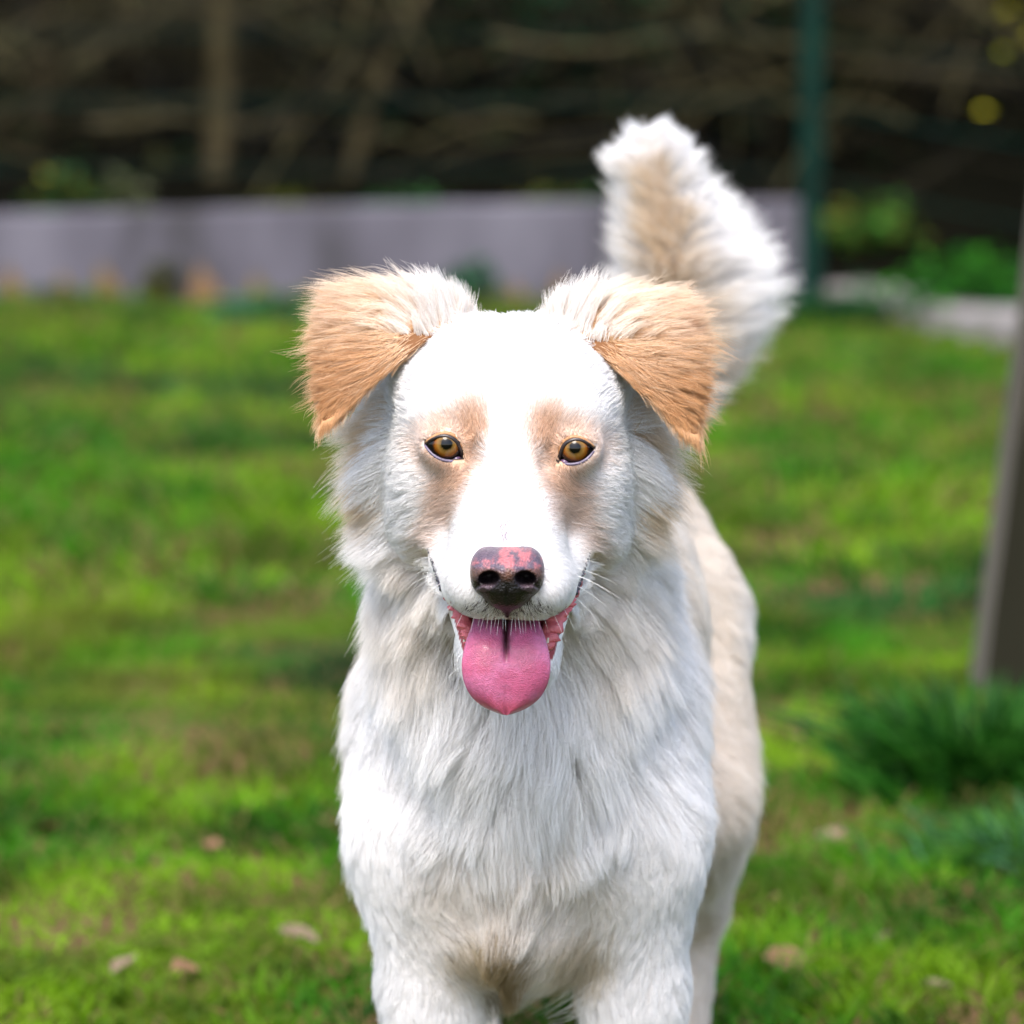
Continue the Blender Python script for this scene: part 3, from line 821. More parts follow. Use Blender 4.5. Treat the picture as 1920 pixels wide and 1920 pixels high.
# --- where the coat has which colour
WHITE = np.array((0.87, 0.855, 0.85)); CREAM = np.array((0.78, 0.645, 0.48)); TAN = np.array((0.58, 0.335, 0.165)); ORANGE = np.array((0.56, 0.27, 0.085))
def blob(px, py, cx, cy, rx, ry, rot=0.0, soft=0.5):
    c, s = math.cos(rot), math.sin(rot); x = (px - cx) * c + (py - cy) * s; y = -(px - cx) * s + (py - cy) * c
    d = np.sqrt((x / rx) ** 2 + (y / ry) ** 2)
    return 1 - sstep(1 - soft, 1 + soft * 0.6, d)
def mouth_mask(p):
    """inside of the open mouth: bare red skin"""
    px, py = to_px(p); Y = p[:, 1]
    m = (py > 1128) & (py < 1236) & (np.abs(px - CX) < 110 - (py - 1128) * 0.25) & (Y > 2.548) & (Y < 2.70)
    return m
def coat_colour(p):
    px, py = to_px(p); Y = p[:, 1]
    wob = (fbm(px, py, 91, 3, 0.03) - 0.5) * 14
    x = px + wob; y = py + (fbm(px, py, 92, 3, 0.03) - 0.5) * 14
    head = (Y < 2.69) & (py < 1110)
    t = np.zeros(len(p))
    for sgn in (0, 1):
        mx = (lambda a, b: (a, b)) if sgn == 0 else (lambda a, b: (2 * CX - a, b + (CX - a) * 0.055))
        r = 1 if sgn == 0 else -1
        for (cx, cy, rx, ry, ro, w) in ((886, 806, 42, 56, 0.0, 0.85), (850, 846, 74, 46, 0.3, 0.85), (862, 895, 58, 46, -0.5, 0.80), (845, 940, 44, 50, -0.4, 0.62), (815, 985, 26, 64, 0.2, 0.42), (832, 802, 56, 26, -0.35, 0.62)):
            ax, ay = mx(cx, cy)
            t = np.maximum(t, w * blob(x, y, ax, ay, rx, ry, ro * r, 0.7))
    stripe = sstep(17, 31, np.abs(x - (CX - 13)) - np.clip((y - 855) * 0.50, 0, 95))     # the white blaze
    t = t * stripe * head
    c = WHITE[None] + (np.array((0.62, 0.37, 0.215)) - WHITE)[None] * t[:, None]
    # cream shading of the neck sides and of the back
    cr = np.zeros(len(p))
    cr = np.maximum(cr, 1.0 * blob(px, py, 725, 850, 100, 110) * (Y > 2.672))
    cr = np.maximum(cr, 0.95 * blob(px, py, 1195, 870, 100, 130) * (Y > 2.672))
    cr = np.maximum(cr, 0.45 * sstep(2.90, 3.0, Y) * sstep(0.36, 0.44, p[:, 2]) * (p[:, 2] < 0.56))
    cr = np.maximum(cr, 0.45 * sstep(3.02, 3.12, Y) * (p[:, 2] < 0.36))
    cr = np.maximum(cr, 0.5 * blob(px, py, 1330, 1150, 60, 300, 0, 0.9) * (Y > 2.84))
    cr = np.maximum(cr, 0.45 * sstep(2.79, 2.86, Y) * (Y < 2.95)); cr = np.maximum(cr, 0.35 * blob(px, py, 960, 1700, 200, 160) * (Y < 2.9))
    cr = np.maximum(cr, 0.95 * blob(px, py, 1250, 440, 20, 150, -0.15) * (Y > 3.3))
    cr = np.maximum(cr, 0.8 * blob(px, py, 1262, 620, 30, 140) * (Y > 3.3))
    cr = np.maximum(cr, 0.30 * (blob(px, py, 800, 1120, 90, 110) + blob(px, py, 1110, 1120, 90, 110)) * (Y > 2.63))
    c = c + (CREAM[None] - c) * cr[:, None]
    c = c + (np.array((0.60, 0.43, 0.25))[None] - c) * (0.55 * (blob(px, py, 735, 840, 70, 90) + blob(px, py, 1190, 850, 70, 100)) * (Y > 2.672))[:, None]
    cr2 = (0.8 * blob(px, py, 880, 1790, 60, 55) + 0.7 * blob(px, py, 1090, 1790, 60, 60)) * (Y < 2.95)  # inner-leg brown: stain, with the shade between the legs painted in
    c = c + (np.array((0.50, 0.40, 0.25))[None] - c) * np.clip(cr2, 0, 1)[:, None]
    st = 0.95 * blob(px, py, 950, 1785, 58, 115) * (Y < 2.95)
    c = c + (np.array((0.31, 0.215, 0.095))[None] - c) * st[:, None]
    return c

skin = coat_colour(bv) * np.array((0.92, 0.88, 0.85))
mm = mouth_mask(bv)
skin[mm] = (0.30, 0.055, 0.06)
px_, py_ = to_px(bv)
edark = np.minimum(lid_fun(EYE_L, px_, py_), lid_fun(EYE_R, px_, py_))
skin[(edark < 3) & (bv[:, 1] < 2.64)] = (0.02, 0.014, 0.012)
lipm = ((np.abs(px_ - 951) / 95) ** 2 + ((py_ - 1148) / 32) ** 2 < 1) & (bv[:, 1] < 2.57)
skin[lipm] = (0.07, 0.05, 0.05)

dog = tag(empty('dog', (0.02, 2.95, 0.0)), 'white and cream dog with folded tan ears, tongue out, standing on the lawn', 'dog')
def attach(o):
    o.parent = dog; o.matrix_parent_inverse = Matrix.Translation(-Vector(dog.location)); return o
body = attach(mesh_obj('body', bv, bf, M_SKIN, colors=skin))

# --- eyes
def eye_material():
    m, nt, out = new_mat('eye_surface')
    b = principled(nt, out, 0.03, 0.30)
    tc = nt.nodes.new('ShaderNodeTexCoord'); sp = nt.nodes.new('ShaderNodeSeparateXYZ'); nt.links.new(tc.outputs['Object'], sp.inputs[0])
    a = nt.nodes.new('ShaderNodeVectorMath'); a.operation = 'MULTIPLY'; a.inputs[1].default_value = (1, 1, 0)
    nt.links.new(tc.outputs['Object'], a.inputs[0])
    le = nt.nodes.new('ShaderNodeVectorMath'); le.operation = 'LENGTH'; nt.links.new(a.outputs[0], le.inputs[0])
    nz = nt.nodes.new('ShaderNodeTexNoise'); nz.inputs['Scale'].default_value = 320; nz.inputs['Detail'].default_value = 4
    nt.links.new(tc.outputs['Object'], nz.inputs['Vector'])
    ma = nt.nodes.new('ShaderNodeMath'); ma.operation = 'MULTIPLY_ADD'; ma.inputs[1].default_value = 0.0016; ma.inputs[2].default_value = -0.0008
    nt.links.new(nz.outputs[0], ma.inputs[0])
    ad = nt.nodes.new('ShaderNodeMath'); ad.operation = 'ADD'; nt.links.new(le.outputs['Value'], ad.inputs[0]); nt.links.new(ma.outputs[0], ad.inputs[1])
    mr = nt.nodes.new('ShaderNodeMapRange'); mr.inputs['From Min'].default_value = 0; mr.inputs['From Max'].default_value = 0.010
    nt.links.new(ad.outputs[0], mr.inputs['Value'])
    cr = nt.nodes.new('ShaderNodeValToRGB'); st = [(0.0, (0.001, 0.001, 0.002)), (0.31, (0.001, 0.001, 0.001)), (0.40, (0.105, 0.060, 0.014)), (0.54, (0.19, 0.095, 0.020)), (0.69, (0.18, 0.055, 0.005)), (0.79, (0.03, 0.008, 0.002)), (0.87, (0.003, 0.002, 0.003))]
    while len(cr.color_ramp.elements) < len(st): cr.color_ramp.elements.new(0.5)
    for e_, (p_, c_) in zip(cr.color_ramp.elements, st): e_.position = p_; e_.color = (*c_, 1)
    nt.links.new(mr.outputs[0], cr.inputs[0]); nt.links.new(cr.outputs[0], b.inputs['Base Color'])
    return m
M_EYE = eye_material()
M_LIDU = mat_noise('lid_dark', [(0.3, (0.010, 0.007, 0.008)), (0.7, (0.03, 0.018, 0.018))], 300, 0.35, 0.5)
M_LIDL = mat_noise('lid_grey', [(0.3, (0.06, 0.045, 0.075)), (0.7, (0.16, 0.13, 0.20))], 300, 0.4, 0.5)
M_LIDT = mat_noise('lid_tan', [(0.3, (0.28, 0.13, 0.055)), (0.7, (0.44, 0.24, 0.12))], 300, 0.5, 0.3)
def build_eye(e):
    c = P(*e); r = 0.0135
    vs = []; fs = []; NU, NV = 56, 72
    for j in range(NV + 1):
        ph = math.pi * j / NV
        for i in range(NU):
            th = 2 * math.pi * i / NU; x = math.sin(ph) * math.cos(th); y = math.sin(ph) * math.sin(th); z = math.cos(ph)
            q_ = r * math.sin(ph); zz = r * z
            if z > 0 and q_ < 0.0076: zz = 0.00634 + math.sqrt(0.0090 ** 2 - q_ * q_)      # cornea
            vs.append((x * r, y * r, zz))
    for j in range(NV):
        for i in range(NU):
            i2 = (i + 1) % NU; fs.append((j * NU + i, (j + 1) * NU + i, (j + 1) * NU + i2, j * NU + i2))
    o = mesh_obj('eye', vs, fs, M_EYE)
    aim = (Vector((0, 0, CAM_H)) - Vector(c)).normalized()
    aim = (aim + Vector((0.03 if e is EYE_L else -0.02, 0, 0.03))).normalized()
    mw = Matrix.Translation(Vector(c)) @ aim.to_track_quat('Z', 'Y').to_matrix().to_4x4()
    o.matrix_world = mw
    attach(o)
    def on_ball(pxy, lift):
        out = []
        for q in pxy:
            d = P(q[0], q[1], e[2]) - c
            h2 = d[0] ** 2 + d[2] ** 2; rr = r + lift
            out.append(np.array((c[0] + d[0], c[1] - math.sqrt(max(rr * rr - h2, 2e-6)), c[2] + d[2])))
        return np.array(out)
    Minv = np.array(mw.inverted())
    def local(vs): return [tuple((Minv @ np.array((*v, 1.0)))[:3]) for v in vs]
    for name, upper, lift, rad, mat, off in (('upper_eyelid', True, 0.0004, 0.0016, M_LIDU, 0.0), ('eyelid_fold', True, 0.0009, 0.0013, M_LIDT, 6.0), ('lower_eyelid', False, 0.0003, 0.0010, M_LIDL, 1.5)):
        q, t = lid_curve(e, upper); mid, a, u, v = LIDS[e]
        q = q + (off * (1 - 0.55 * t ** 2))[:, None] * v * (1 if upper else -1)
        pts = on_ball(q, lift)
        if not upper: pts[:, 1] -= 0.0016 * sstep(-0.2, 0.7, t)
        v_, f_ = tube(pts, rad * (0.55 + 0.45 * np.sqrt(np.clip(1 - t ** 2, 0, 1))), 8)
        mesh_obj(name, local(v_), f_, mat, o)
    # pink haw in the inner corner
    mid, a, u, v = LIDS[e]
    k0 = on_ball([mid + u * a * 0.50 - v * 8], 0.0)[0]; k1 = on_ball([mid + u * a * 0.76 - v * 3], 0.0002)[0]; k2 = on_ball([mid + u * a * 0.96], 0.0004)[0]
    v_, f_ = tube(spline([k0, k1, k2], 12), [0.0003, 0.0010, 0.0016, 0.0020, 0.0023, 0.0023, 0.0021, 0.0019, 0.0016, 0.0012, 0.0009, 0.0004], 8)
    mesh_obj('haw', local(v_), f_, mat_noise('haw', [(0.3, (0.055, 0.04, 0.085)), (0.7, (0.12, 0.06, 0.11))], 200, 0.25, 0.5), o)
build_eye(EYE_L); build_eye(EYE_R)

# --- nose
def build_nose():
    c = P(951, 1080, 2.515)
    st = 0.0007
    N = Field(np.arange(c[0] - 0.027, c[0] + 0.027, st), np.arange(2.488, 2.560, st * 1.3), np.arange(c[2] - 0.026, c[2] + 0.022, st))
    N.ellipsoid(P(951, 1066, 2.527), (0.0200, 0.030, 0.0130), 0.004)
    N.ellipsoid(P(951, 1096, 2.524), (0.0178, 0.0255, 0.0112), 0.006)
    N.ellipsoid(P(951, 1142, 2.530), (0.0016, 0.0110, 0.0075), 0.003)
    for s in (-1, 1):
        N.ellipsoid(P(951 + s * 43, 1080, 2.519), (0.0080, 0.018, 0.0100), 0.005)
        N.ellipsoid(P(951 + s * 40, 1052, 2.528), (0.0070, 0.018, 0.0075), 0.006)
    N.ellipsoid(P(951, 1116, 2.526), (0.0120, 0.0225, 0.0085), 0.005)
    for s in (-1, 1):
        N.ellipsoid(P(951 + s * 35, 1086, 2.499), (0.0064, 0.018, 0.0044), 0.0016, rot=Matrix.Rotation(s * 0.25, 3, 'Y'), sub=True)
        N.cone(P(951 + s * 45, 1092, 2.500), P(951 + s * 64, 1104, 2.512), 0.0017, 0.0009, 0.0012, sub=True)
    N.cone(P(951, 1098, 2.4975), P(951, 1152, 2.505), 0.0006, 0.0016, 0.0012, sub=True)
    v, f = N.surface()
    px, py = to_px(v)
    dark = np.array((0.005, 0.004, 0.004)); pink = np.array((0.34, 0.105, 0.115)); grey = np.array((0.085, 0.060, 0.082)); brown = np.array((0.080, 0.034, 0.021))
    n1 = fbm(px, py, 12, 5, 0.075); n2 = fbm(px, py, 14, 3, 0.22)
    up = 1 - sstep(1056, 1082, py + (n1 - 0.5) * 26)
    cen = blob(px, py, 957, 1045, 36, 30, 0, 0.6) + 0.55 * blob(px, py, 1000, 1052, 22, 22) + 0.5 * blob(px, py, 905, 1056, 26, 14)
    pm = sstep(0.30, 0.85, cen * 0.66 + (n1 - 0.5) * 1.35 + (n2 - 0.5) * 0.7)
    col = grey[None] + (pink - grey)[None] * pm[:, None]
    mid = brown[None] * (0.6 + 0.9 * n2[:, None])
    lowc = dark[None] * (0.7 + 0.8 * n2[:, None])
    mb = sstep(1062, 1076, py + (n1 - 0.5) * 18)[:, None]; ml = sstep(1076, 1096, py + (n1 - 0.5) * 10)[:, None]
    col = col + (mid - col) * mb; col = col + (lowc - col) * ml
    for s in (-1, 1):
        k = blob(px, py, 951 + s * 34, 1087, 26, 17)[:, None]; col = col + (np.array((0.012, 0.008, 0.010)) - col) * np.clip(k * 1.3, 0, 1)
        k = blob(px, py, 951 + s * 44, 1103, 20, 7, s * 0.2)[:, None]; col = col + (np.array((0.09, 0.06, 0.075)) - col) * k * 0.7
    attach(mesh_obj('nose', v, f, M_WET, colors=col))
build_nose()

# --- tongue
def build_tongue():
    rows = [(1120, 2.610, 50, 6), (1150, 2.578, 58, 7), (1175, 2.556, 66, 5), (1205, 2.545, 76, 2), (1240, 2.5405, 83, -2), (1275, 2.540, 80, -3), (1305, 2.542, 66, -2), (1326, 2.5445, 42, 0), (1338, 2.547, 14, 1), (1341, 2.548, 2, 1)]
    rows = spline(rows, 70); NU = 41
    rows[:, 2] = np.maximum(rows[:, 2], 0.5)
    top = []; bot = []
    for (py, Y, w, cup) in rows:
        cx = 949 + (py - 1150) * 0.0
        for i in range(NU):
            u = -1 + 2 * i / (NU - 1)
            groove = math.exp(-(u * w / (3.0 + 3.0 * max(0, 1200 - py) / 60)) ** 2) * (0.0055 if py < 1215 else max(0.0006, 0.0055 * (1 - (py - 1215) / 38)))
            dome = 0.0030 * (1 - abs(u) ** 2.5) - 0.0012 * math.cos(u * 3.14159 * 2) * 0.5
            edge = 0.004 * abs(u) ** 6
            Yt = Y - dome + groove + edge
            top.append(P(cx + u * w, py + 3.0 * math.cos(u * 2) * 0, Yt))
            th = 0.0042 * max(0.0, 1 - abs(u) ** 4) * min(1, w / 25) + 0.0004
            bot.append(P(cx + u * w, py, Yt + th))
    n = len(rows); vs = top + bot; fs = []
    for j in range(n - 1):
        for i in range(NU - 1):
            a = j * NU + i; fs.append((a, a + NU, a + NU + 1, a + 1)); b = a + n * NU; fs.append((b, b + 1, b + NU + 1, b + NU))
        for i in (0, NU - 1):
            a = j * NU + i; q = (a, a + n * NU, a + n * NU + NU, a + NU); fs.append(q if i == 0 else q[::-1])
    for j in (0, n - 1):
        for i in range(NU - 1):
            a = j * NU + i; q = (a, a + 1, a + 1 + n * NU, a + n * NU); fs.append(q if j == 0 else q[::-1])
    v = np.array(vs); px, py = to_px(v)
    base = np.array((0.42, 0.085, 0.175)); edge = np.array((0.44, 0.070, 0.125)); pale = np.array((0.49, 0.15, 0.28)); dk = np.array((0.26, 0.045, 0.08))
    n1 = fbm(px, py, 61, 4, 0.03)[:, None]
    c = base + (pale - base) * sstep(0.4, 0.7, n1) * 0.6
    c = c + (edge - c) * (sstep(1300, 1330, py))[:, None] * 0.8
    c = c + (dk - c) * (0.5 * blob(px, py, 905, 1225, 26, 40, 0, 0.9) + 0.35 * blob(px, py, 990, 1230, 22, 35, 0, 0.9))[:, None]
    c = c + (dk * 0.12 - c) * (np.exp(-((px - 949) / 9.0) ** 2) * (1 - sstep(1205, 1245, py)))[:, None]  # shadow under the nose painted into the upper groove
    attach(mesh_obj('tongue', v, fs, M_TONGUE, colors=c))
build_tongue()

# --- lips, gums, teeth
M_GUM = mat_noise('lip_pink', [(0.3, (0.42, 0.07, 0.085)), (0.7, (0.60, 0.15, 0.16))], 260, 0.3, 0.5, 5, 0.3, 900)
M_LIPB = mat_noise('lip_black', [(0.3, (0.012, 0.010, 0.014)), (0.7, (0.04, 0.03, 0.04))], 200, 0.35, 0.5)
M_TOOTH = mat_noise('tooth', [(0.3, (0.62, 0.56, 0.44)), (0.7, (0.75, 0.70, 0.60))], 80, 0.3, 0.5)
def mouth_side(m, s):
    # ruffled lower lip: a band with a frilled outer edge
    pa = spline([P(*m(q)) for q in ((816, 1066, 2.603), (825, 1098, 2.592), (835, 1128, 2.584), (852, 1162, 2.577), (867, 1194, 2.571), (876, 1216, 2.568))], 60)
    pb = spline([P(*m(q)) for q in ((824, 1066, 2.606), (838, 1098, 2.592), (862, 1128, 2.584), (882, 1160, 2.577), (892, 1192, 2.571), (896, 1216, 2.568))], 60)
    vs = []; fs = []; NW = 9
    rs = np.random.default_rng(8 + s)
    for i in range(60):
        t = i / 59; fr = 0.0016 * (math.sin(t * 58) * 0.6 + rs.normal(0, 0.5)) * sstep(0.2, 0.4, t)
        out = pa[i] - pb[i]; wl = np.linalg.norm(out); out /= wl
        for j in range(NW):
            q = j / (NW - 1)
            p = pb[i] + (pa[i] - pb[i]) * q + out * fr * q ** 2
            p = p + np.array((0, -1, 0.0)) * (0.0022 * math.sin(math.pi * q) + 0.0007 * math.sin(t * 47 + q * 3))
            vs.append(p)
    for i in range(59):
        for j in range(NW - 1):
            a = i * NW + j; fs.append((a, a + 1, a + NW + 1, a + NW) if s < 0 else (a, a + NW, a + NW + 1, a + 1))
    o = attach(mesh_obj('lower_lip', vs, fs, M_GUM))
    so = o.modifiers.new('thickness', 'SOLIDIFY'); so.thickness = 0.0022; so.offset = -1 if s < 0 else 1
    # inner cheek fold
    v, f = tube(spline([P(*m(q)) for q in ((850, 1118, 2.604), (872, 1150, 2.594), (888, 1190, 2.580), (898, 1222, 2.574))], 24), 0.0032, 8)
    attach(mesh_obj('gum', v, f, M_GUM))
    # black edge of the upper lip
    pl = spline([P(*m(q)) for q in ((804, 1026, 2.618), (811, 1050, 2.603), (820, 1080, 2.590), (829, 1108, 2.580))], 30)
    v, f = tube(pl, np.array([0.0013 + 0.0005 * math.sin(i * 2.1) for i in range(30)]), 8)
    attach(mesh_obj('upper_lip_edge', v, f, M_LIPB))
    # lower canine and two small teeth
    for (a, b, r) in (((884, 1216, 2.568), (880, 1192, 2.566), 0.0022), ((872, 1204, 2.576), (870, 1192, 2.575), 0.0014)):
        v, f = tube(spline([P(*m(a)), (P(*m(a)) + P(*m(b))) / 2, P(*m(b))], 8), np.linspace(r, r * 0.25, 8), 8)
        attach(mesh_obj('tooth', v, f, M_TOOTH))
both(mouth_side)

# --- ears: folded flaps
M_EAR = mat_tint('ear_skin', 0.7, 0.15)
def ear_grid(m):
    rows = [
        [(900, 640, 2.676), (850, 655, 2.680), (810, 680, 2.682), (775, 730, 2.692)],
        [(888, 618, 2.676), (835, 600, 2.686), (755, 615, 2.692), (705, 665, 2.698)],
        [(876, 606, 2.668), (800, 556, 2.682), (695, 552, 2.690), (648, 598, 2.692)],
        [(862, 604, 2.656), (775, 562, 2.666), (676, 560, 2.676), (630, 598, 2.682)],
        [(832, 618, 2.643), (748, 604, 2.648), (662, 600, 2.658), (612, 620, 2.668)],
        [(770, 664, 2.632), (710, 660, 2.635), (648, 658, 2.645), (608, 667, 2.655)],
        [(700, 722, 2.630), (668, 724, 2.631), (634, 725, 2.637), (610, 724, 2.645)],
        [(648, 768, 2.629), (634, 769, 2.630), (620, 770, 2.633), (608, 772, 2.637)],
        [(615, 790, 2.629), (612, 791, 2.630), (610, 791, 2.631), (607, 790, 2.632)]]
    if m is mir:                                                # the other ear hangs a little wider and lower
        rows = [[(q[0] - 5 * (i / 3.0) * (j > 1), q[1] + 6 * (j / 8.0), q[2]) for i, q in enumerate(r)] for j, r in enumerate(rows)]
    A = np.array([[P(*m(q)) for q in r] for r in rows])
    NV, NU = 54, 30
    A = np.stack([spline(A[:, c], NV) for c in range(4)], 1)
    A = np.stack([spline(A[r], NU) for r in range(NV)], 0)
    return A
def tri_normals(A):
    du = np.gradient(A, axis=1); dv = np.gradient(A, axis=0)
    n = np.cross(du, dv); return n / (np.linalg.norm(n, axis=2)[..., None] + 1e-12)

FUR = []      # groups for the ears and the rest collected later
def strand_shape(root, n, d, L, lift0, lift1, k, curl, push=True, gravity=0.0, wave=0.0, flat=1.0):
    """march strands over the coat; returns points (N,k,3)"""
    N = len(root); pts = np.zeros((N, k, 3)); p = root.copy(); pts[:, 0] = p
    seg = (L / (k - 1))[:, None]
    ph = RNG.random(N) * 6.28
    for i in range(1, k):
        t = i / (k - 1)
        if push:
            n = body_f.grad(p)
        dd = d - n * np.sum(d * n, 1)[:, None] * (flat if push else 0.0)
        dd /= np.linalg.norm(dd, axis=1)[:, None] + 1e-9
        lf = (lift0 + (lift1 - lift0) * t)
        v = dd * np.cos(lf)[:, None] + n * np.sin(lf)[:, None]
        v = v + np.array((0, 0, -1.0)) * (gravity * t)
        if wave:
            s = np.cross(dd, n); v = v + s * (wave * np.sin(ph + t * 7.0))[:, None]
        v /= np.linalg.norm(v, axis=1)[:, None]
        p = p + v * seg + RNG.normal(0, 1, (N, 3)) * seg * curl
        if push:
            dist = body_f.sample(p); tgt = 0.0006 + 0.0008 * t
            low = dist < tgt
            p = p + np.where(low, tgt - dist, 0)[:, None] * n
        pts[:, i] = p
    return pts
def clump(pts, n_cl, strength, power=1.3):
    N, k = pts.shape[:2]
    if n_cl < 2: return pts
    ci = RNG.choice(N, n_cl, replace=False)
    kd = KDTree(n_cl)
    for a, i in enumerate(ci): kd.insert(Vector(pts[i, 0]), a)
    kd.balance()
    near = np.array([kd.find(r)[1] for r in pts[:, 0].tolist()])
    c = ci[near]
    t = np.linspace(0, 1, k)[None, :, None]
    w = np.clip(strength * (0.55 + 0.6 * RNG.random((N, 1, 1))), 0, 0.97) * t ** power
    off = (pts[:, 0] - pts[c, 0])[:, None, :]
    length_i = np.linalg.norm(pts[:, -1] - pts[:, 0], axis=1); length_c = np.linalg.norm(pts[c, -1] - pts[c, 0], axis=1) + 1e-6
    s = np.clip(length_i / length_c, 0.6, 1.25)[:, None, None]
    tgt = pts[c, :1] + (pts[c] - pts[c, :1]) * s
    return pts * (1 - w) + w * (tgt + off * 0.12)
def taper(N, k, r, tip=0.15):
    return (r * (0.75 + 0.5 * RNG.random(N)))[:, None] * (1 - (1 - tip) * np.linspace(0, 1, k)[None, :] ** 1.5)
def img_dir(du, dv, dY):
    d = np.stack(np.broadcast_arrays(np.asarray(du, float), np.asarray(dY, float), -np.asarray(dv, float)), -1)
    return d / (np.linalg.norm(d, axis=-1, keepdims=True) + 1e-9)

def build_ear(m, s):
    A = ear_grid(m); NV, NU = A.shape[:2]
    nrm = tri_normals(A)
    if nrm[NV * 3 // 4, NU // 2, 1] > 0: nrm = -nrm            # out of the hair side, towards the viewer
    th = 0.0016
    vs = np.concatenate(((A + nrm * th).reshape(-1, 3), (A - nrm * th).reshape(-1, 3)))
    fs = []; n = NV * NU
    for j in range(NV - 1):
        for i in range(NU - 1):
            a = j * NU + i; q = (a, a + NU, a + NU + 1, a + 1); fs.append(q); fs.append(tuple(x + n for x in q[::-1]))
    for j in range(NV - 1):
        for i in (0, NU - 1):
            a = j * NU + i; fs.append((a, a + n, a + n + NU, a + NU))
    for i in range(NU - 1):
        for j in (0, NV - 1):
            a = j * NU + i; fs.append((a, a + 1, a + 1 + n, a + n))
    jj, ii = np.meshgrid(np.arange(NV), np.arange(NU), indexing='ij')
    q = (jj / (NV - 1)).ravel()[:, None]
    outer = np.array((0.45, 0.30, 0.17)) + (np.array((0.15, 0.065, 0.025)) - np.array((0.45, 0.30, 0.17))) * sstep(0.36, 0.55, q); inner = np.tile(np.array((0.20, 0.105, 0.07)), (n, 1))
    o = attach(mesh_obj('ear', vs, fs, M_EAR, colors=np.concatenate((outer, inner))))
    # --- the ear's coat
    def sample(N, v0, v1, u0=0.0, u1=1.0):
        v = (v0 + (v1 - v0) * RNG.random(N)) * (NV - 1); u = (u0 + (u1 - u0) * RNG.random(N)) * (NU - 1)
        j = np.minimum(v.astype(int), NV - 2); i = np.minimum(u.astype(int), NU - 2); fv = (v - j)[:, None]; fu = (u - i)[:, None]
        f = lambda X: X[j, i] * (1 - fv) * (1 - fu) + X[j + 1, i] * fv * (1 - fu) + X[j, i + 1] * (1 - fv) * fu + X[j + 1, i + 1] * fv * fu
        nn = f(nrm); nn /= np.linalg.norm(nn, axis=1)[:, None]
        return f(A), nn, v / (NV - 1), u / (NU - 1)
    out = []
    # flap: hair sweeps from the inner edge outwards
    N = 17000
    p, nn, v, u = sample(N, 0.36, 1.0)
    e_in = 1 - sstep(0.05, 0.35, u)                              # along the inner edge the hair runs towards the tip
    du_ = (1.0 - 0.85 * sstep(0.72, 0.95, v)) * (1 - 0.35 * e_in); dv_ = 0.16 + 0.95 * sstep(0.6, 0.95, v) - 0.25 * (1 - sstep(0.42, 0.6, v))
    dv_ = dv_ * (1 - e_in) + 0.72 * e_in + RNG.normal(0, .12, N)
    d = img_dir(s * du_, dv_, 0.10 - 0.15 * e_in)
    L = (0.008 + 0.014 * (1 - sstep(0.58, 0.92, v))) * (0.6 + 0.7 * RNG.random(N)) * (0.6 + 0.4 * sstep(0, 0.25, u)) * (1 - 0.45 * sstep(0.55, 1.0, u)) * (1 + 0.9 * (RNG.random(N) < 0.05))
    pts = strand_shape(p + nn * th * 0.8, nn, d, L, RNG.uniform(0.15, 0.6, N), RNG.uniform(-0.05, 0.15, N), 6, 0.07, False, 0.05, 0.16)
    pts = clump(pts, 330, 0.8, 1.0)
    col = TAN + (ORANGE - TAN) * (0.55 * sstep(0.3, 0.7, fbm(p[:, 0] * 60, p[:, 2] * 60, 6, 3)))[:, None]
    col = col + (np.array((0.40, 0.20, 0.09)) - col) * (0.55 * sstep(0.5, 1.0, u) * sstep(0.5, 0.65, v) * (1 - sstep(0.75, 0.95, v)))[:, None]
    pale = (1 - sstep(0.36, 0.74, v + RNG.normal(0, .08, N) + 0.10 * (fbm(p[:, 0] * 45, p[:, 2] * 45, 8, 3) - 0.5)))[:, None]
    col = col + (CREAM * 1.06 - col) * pale * 0.75
    col = col + (TAN * np.array((1.12, 1.15, 1.2)) - col) * (sstep(0.75, 0.95, v) * 0.5)[:, None]
    col = col * (0.78 + 0.40 * RNG.random((N, 1)))
    out.append((pts, taper(N, 6, 0.00013), col))
    # fold: long pale fringe blown outwards and up
    N = 11000
    p, nn, v, u = sample(N, 0.10, 0.56)
    ang = 1 - u
    d = img_dir(s * (0.25 + 1.0 * sstep(0.0, 0.5, u)), -(1.05 - 0.95 * sstep(0.0, 0.55, u)) + RNG.normal(0, .20, N), -0.25 + RNG.normal(0, .2, N))
    L = (0.024 + 0.008 * sstep(0.1, 0.5, u) - 0.010 * sstep(0.6, 1.0, u)) * (1 - 0.35 * sstep(0.40, 0.56, v)) * (1 - 0.40 * sstep(0.70, 1.0, u)) * (0.45 + 0.7 * RNG.random(N) + 0.6 * (RNG.random(N) < 0.08))
    pts = strand_shape(p, nn, d, L, RNG.uniform(0.1, 0.7, N), np.full(N, 0.0), 7, 0.06, False, 0.10, 0.20)
    pts = clump(pts, 170, 0.85, 0.9)
    col = CREAM * np.array((1.08, 1.12, 1.2)) + (TAN - CREAM) * (0.95 * sstep(0.20, 0.85, u) * sstep(0.10, 0.45, v + RNG.normal(0, .08, N)))[:, None]
    col = col + (WHITE - col) * (0.75 * (1 - sstep(0.1, 0.45, u)))[:, None]
    col = col * (0.85 + 0.25 * RNG.random((N, 1)))
    out.append((pts, taper(N, 7, 0.00013), col))
    # golden hair that rolls over the inner start of the fold
    N = 4200
    p, nn, v, u = sample(N, 0.16, 0.52, 0.0, 0.34)
    d = img_dir(s * 1.0 + RNG.normal(0, .12, N), 0.12 + 0.5 * sstep(.35, .5, v) + RNG.normal(0, .14, N), -0.1)
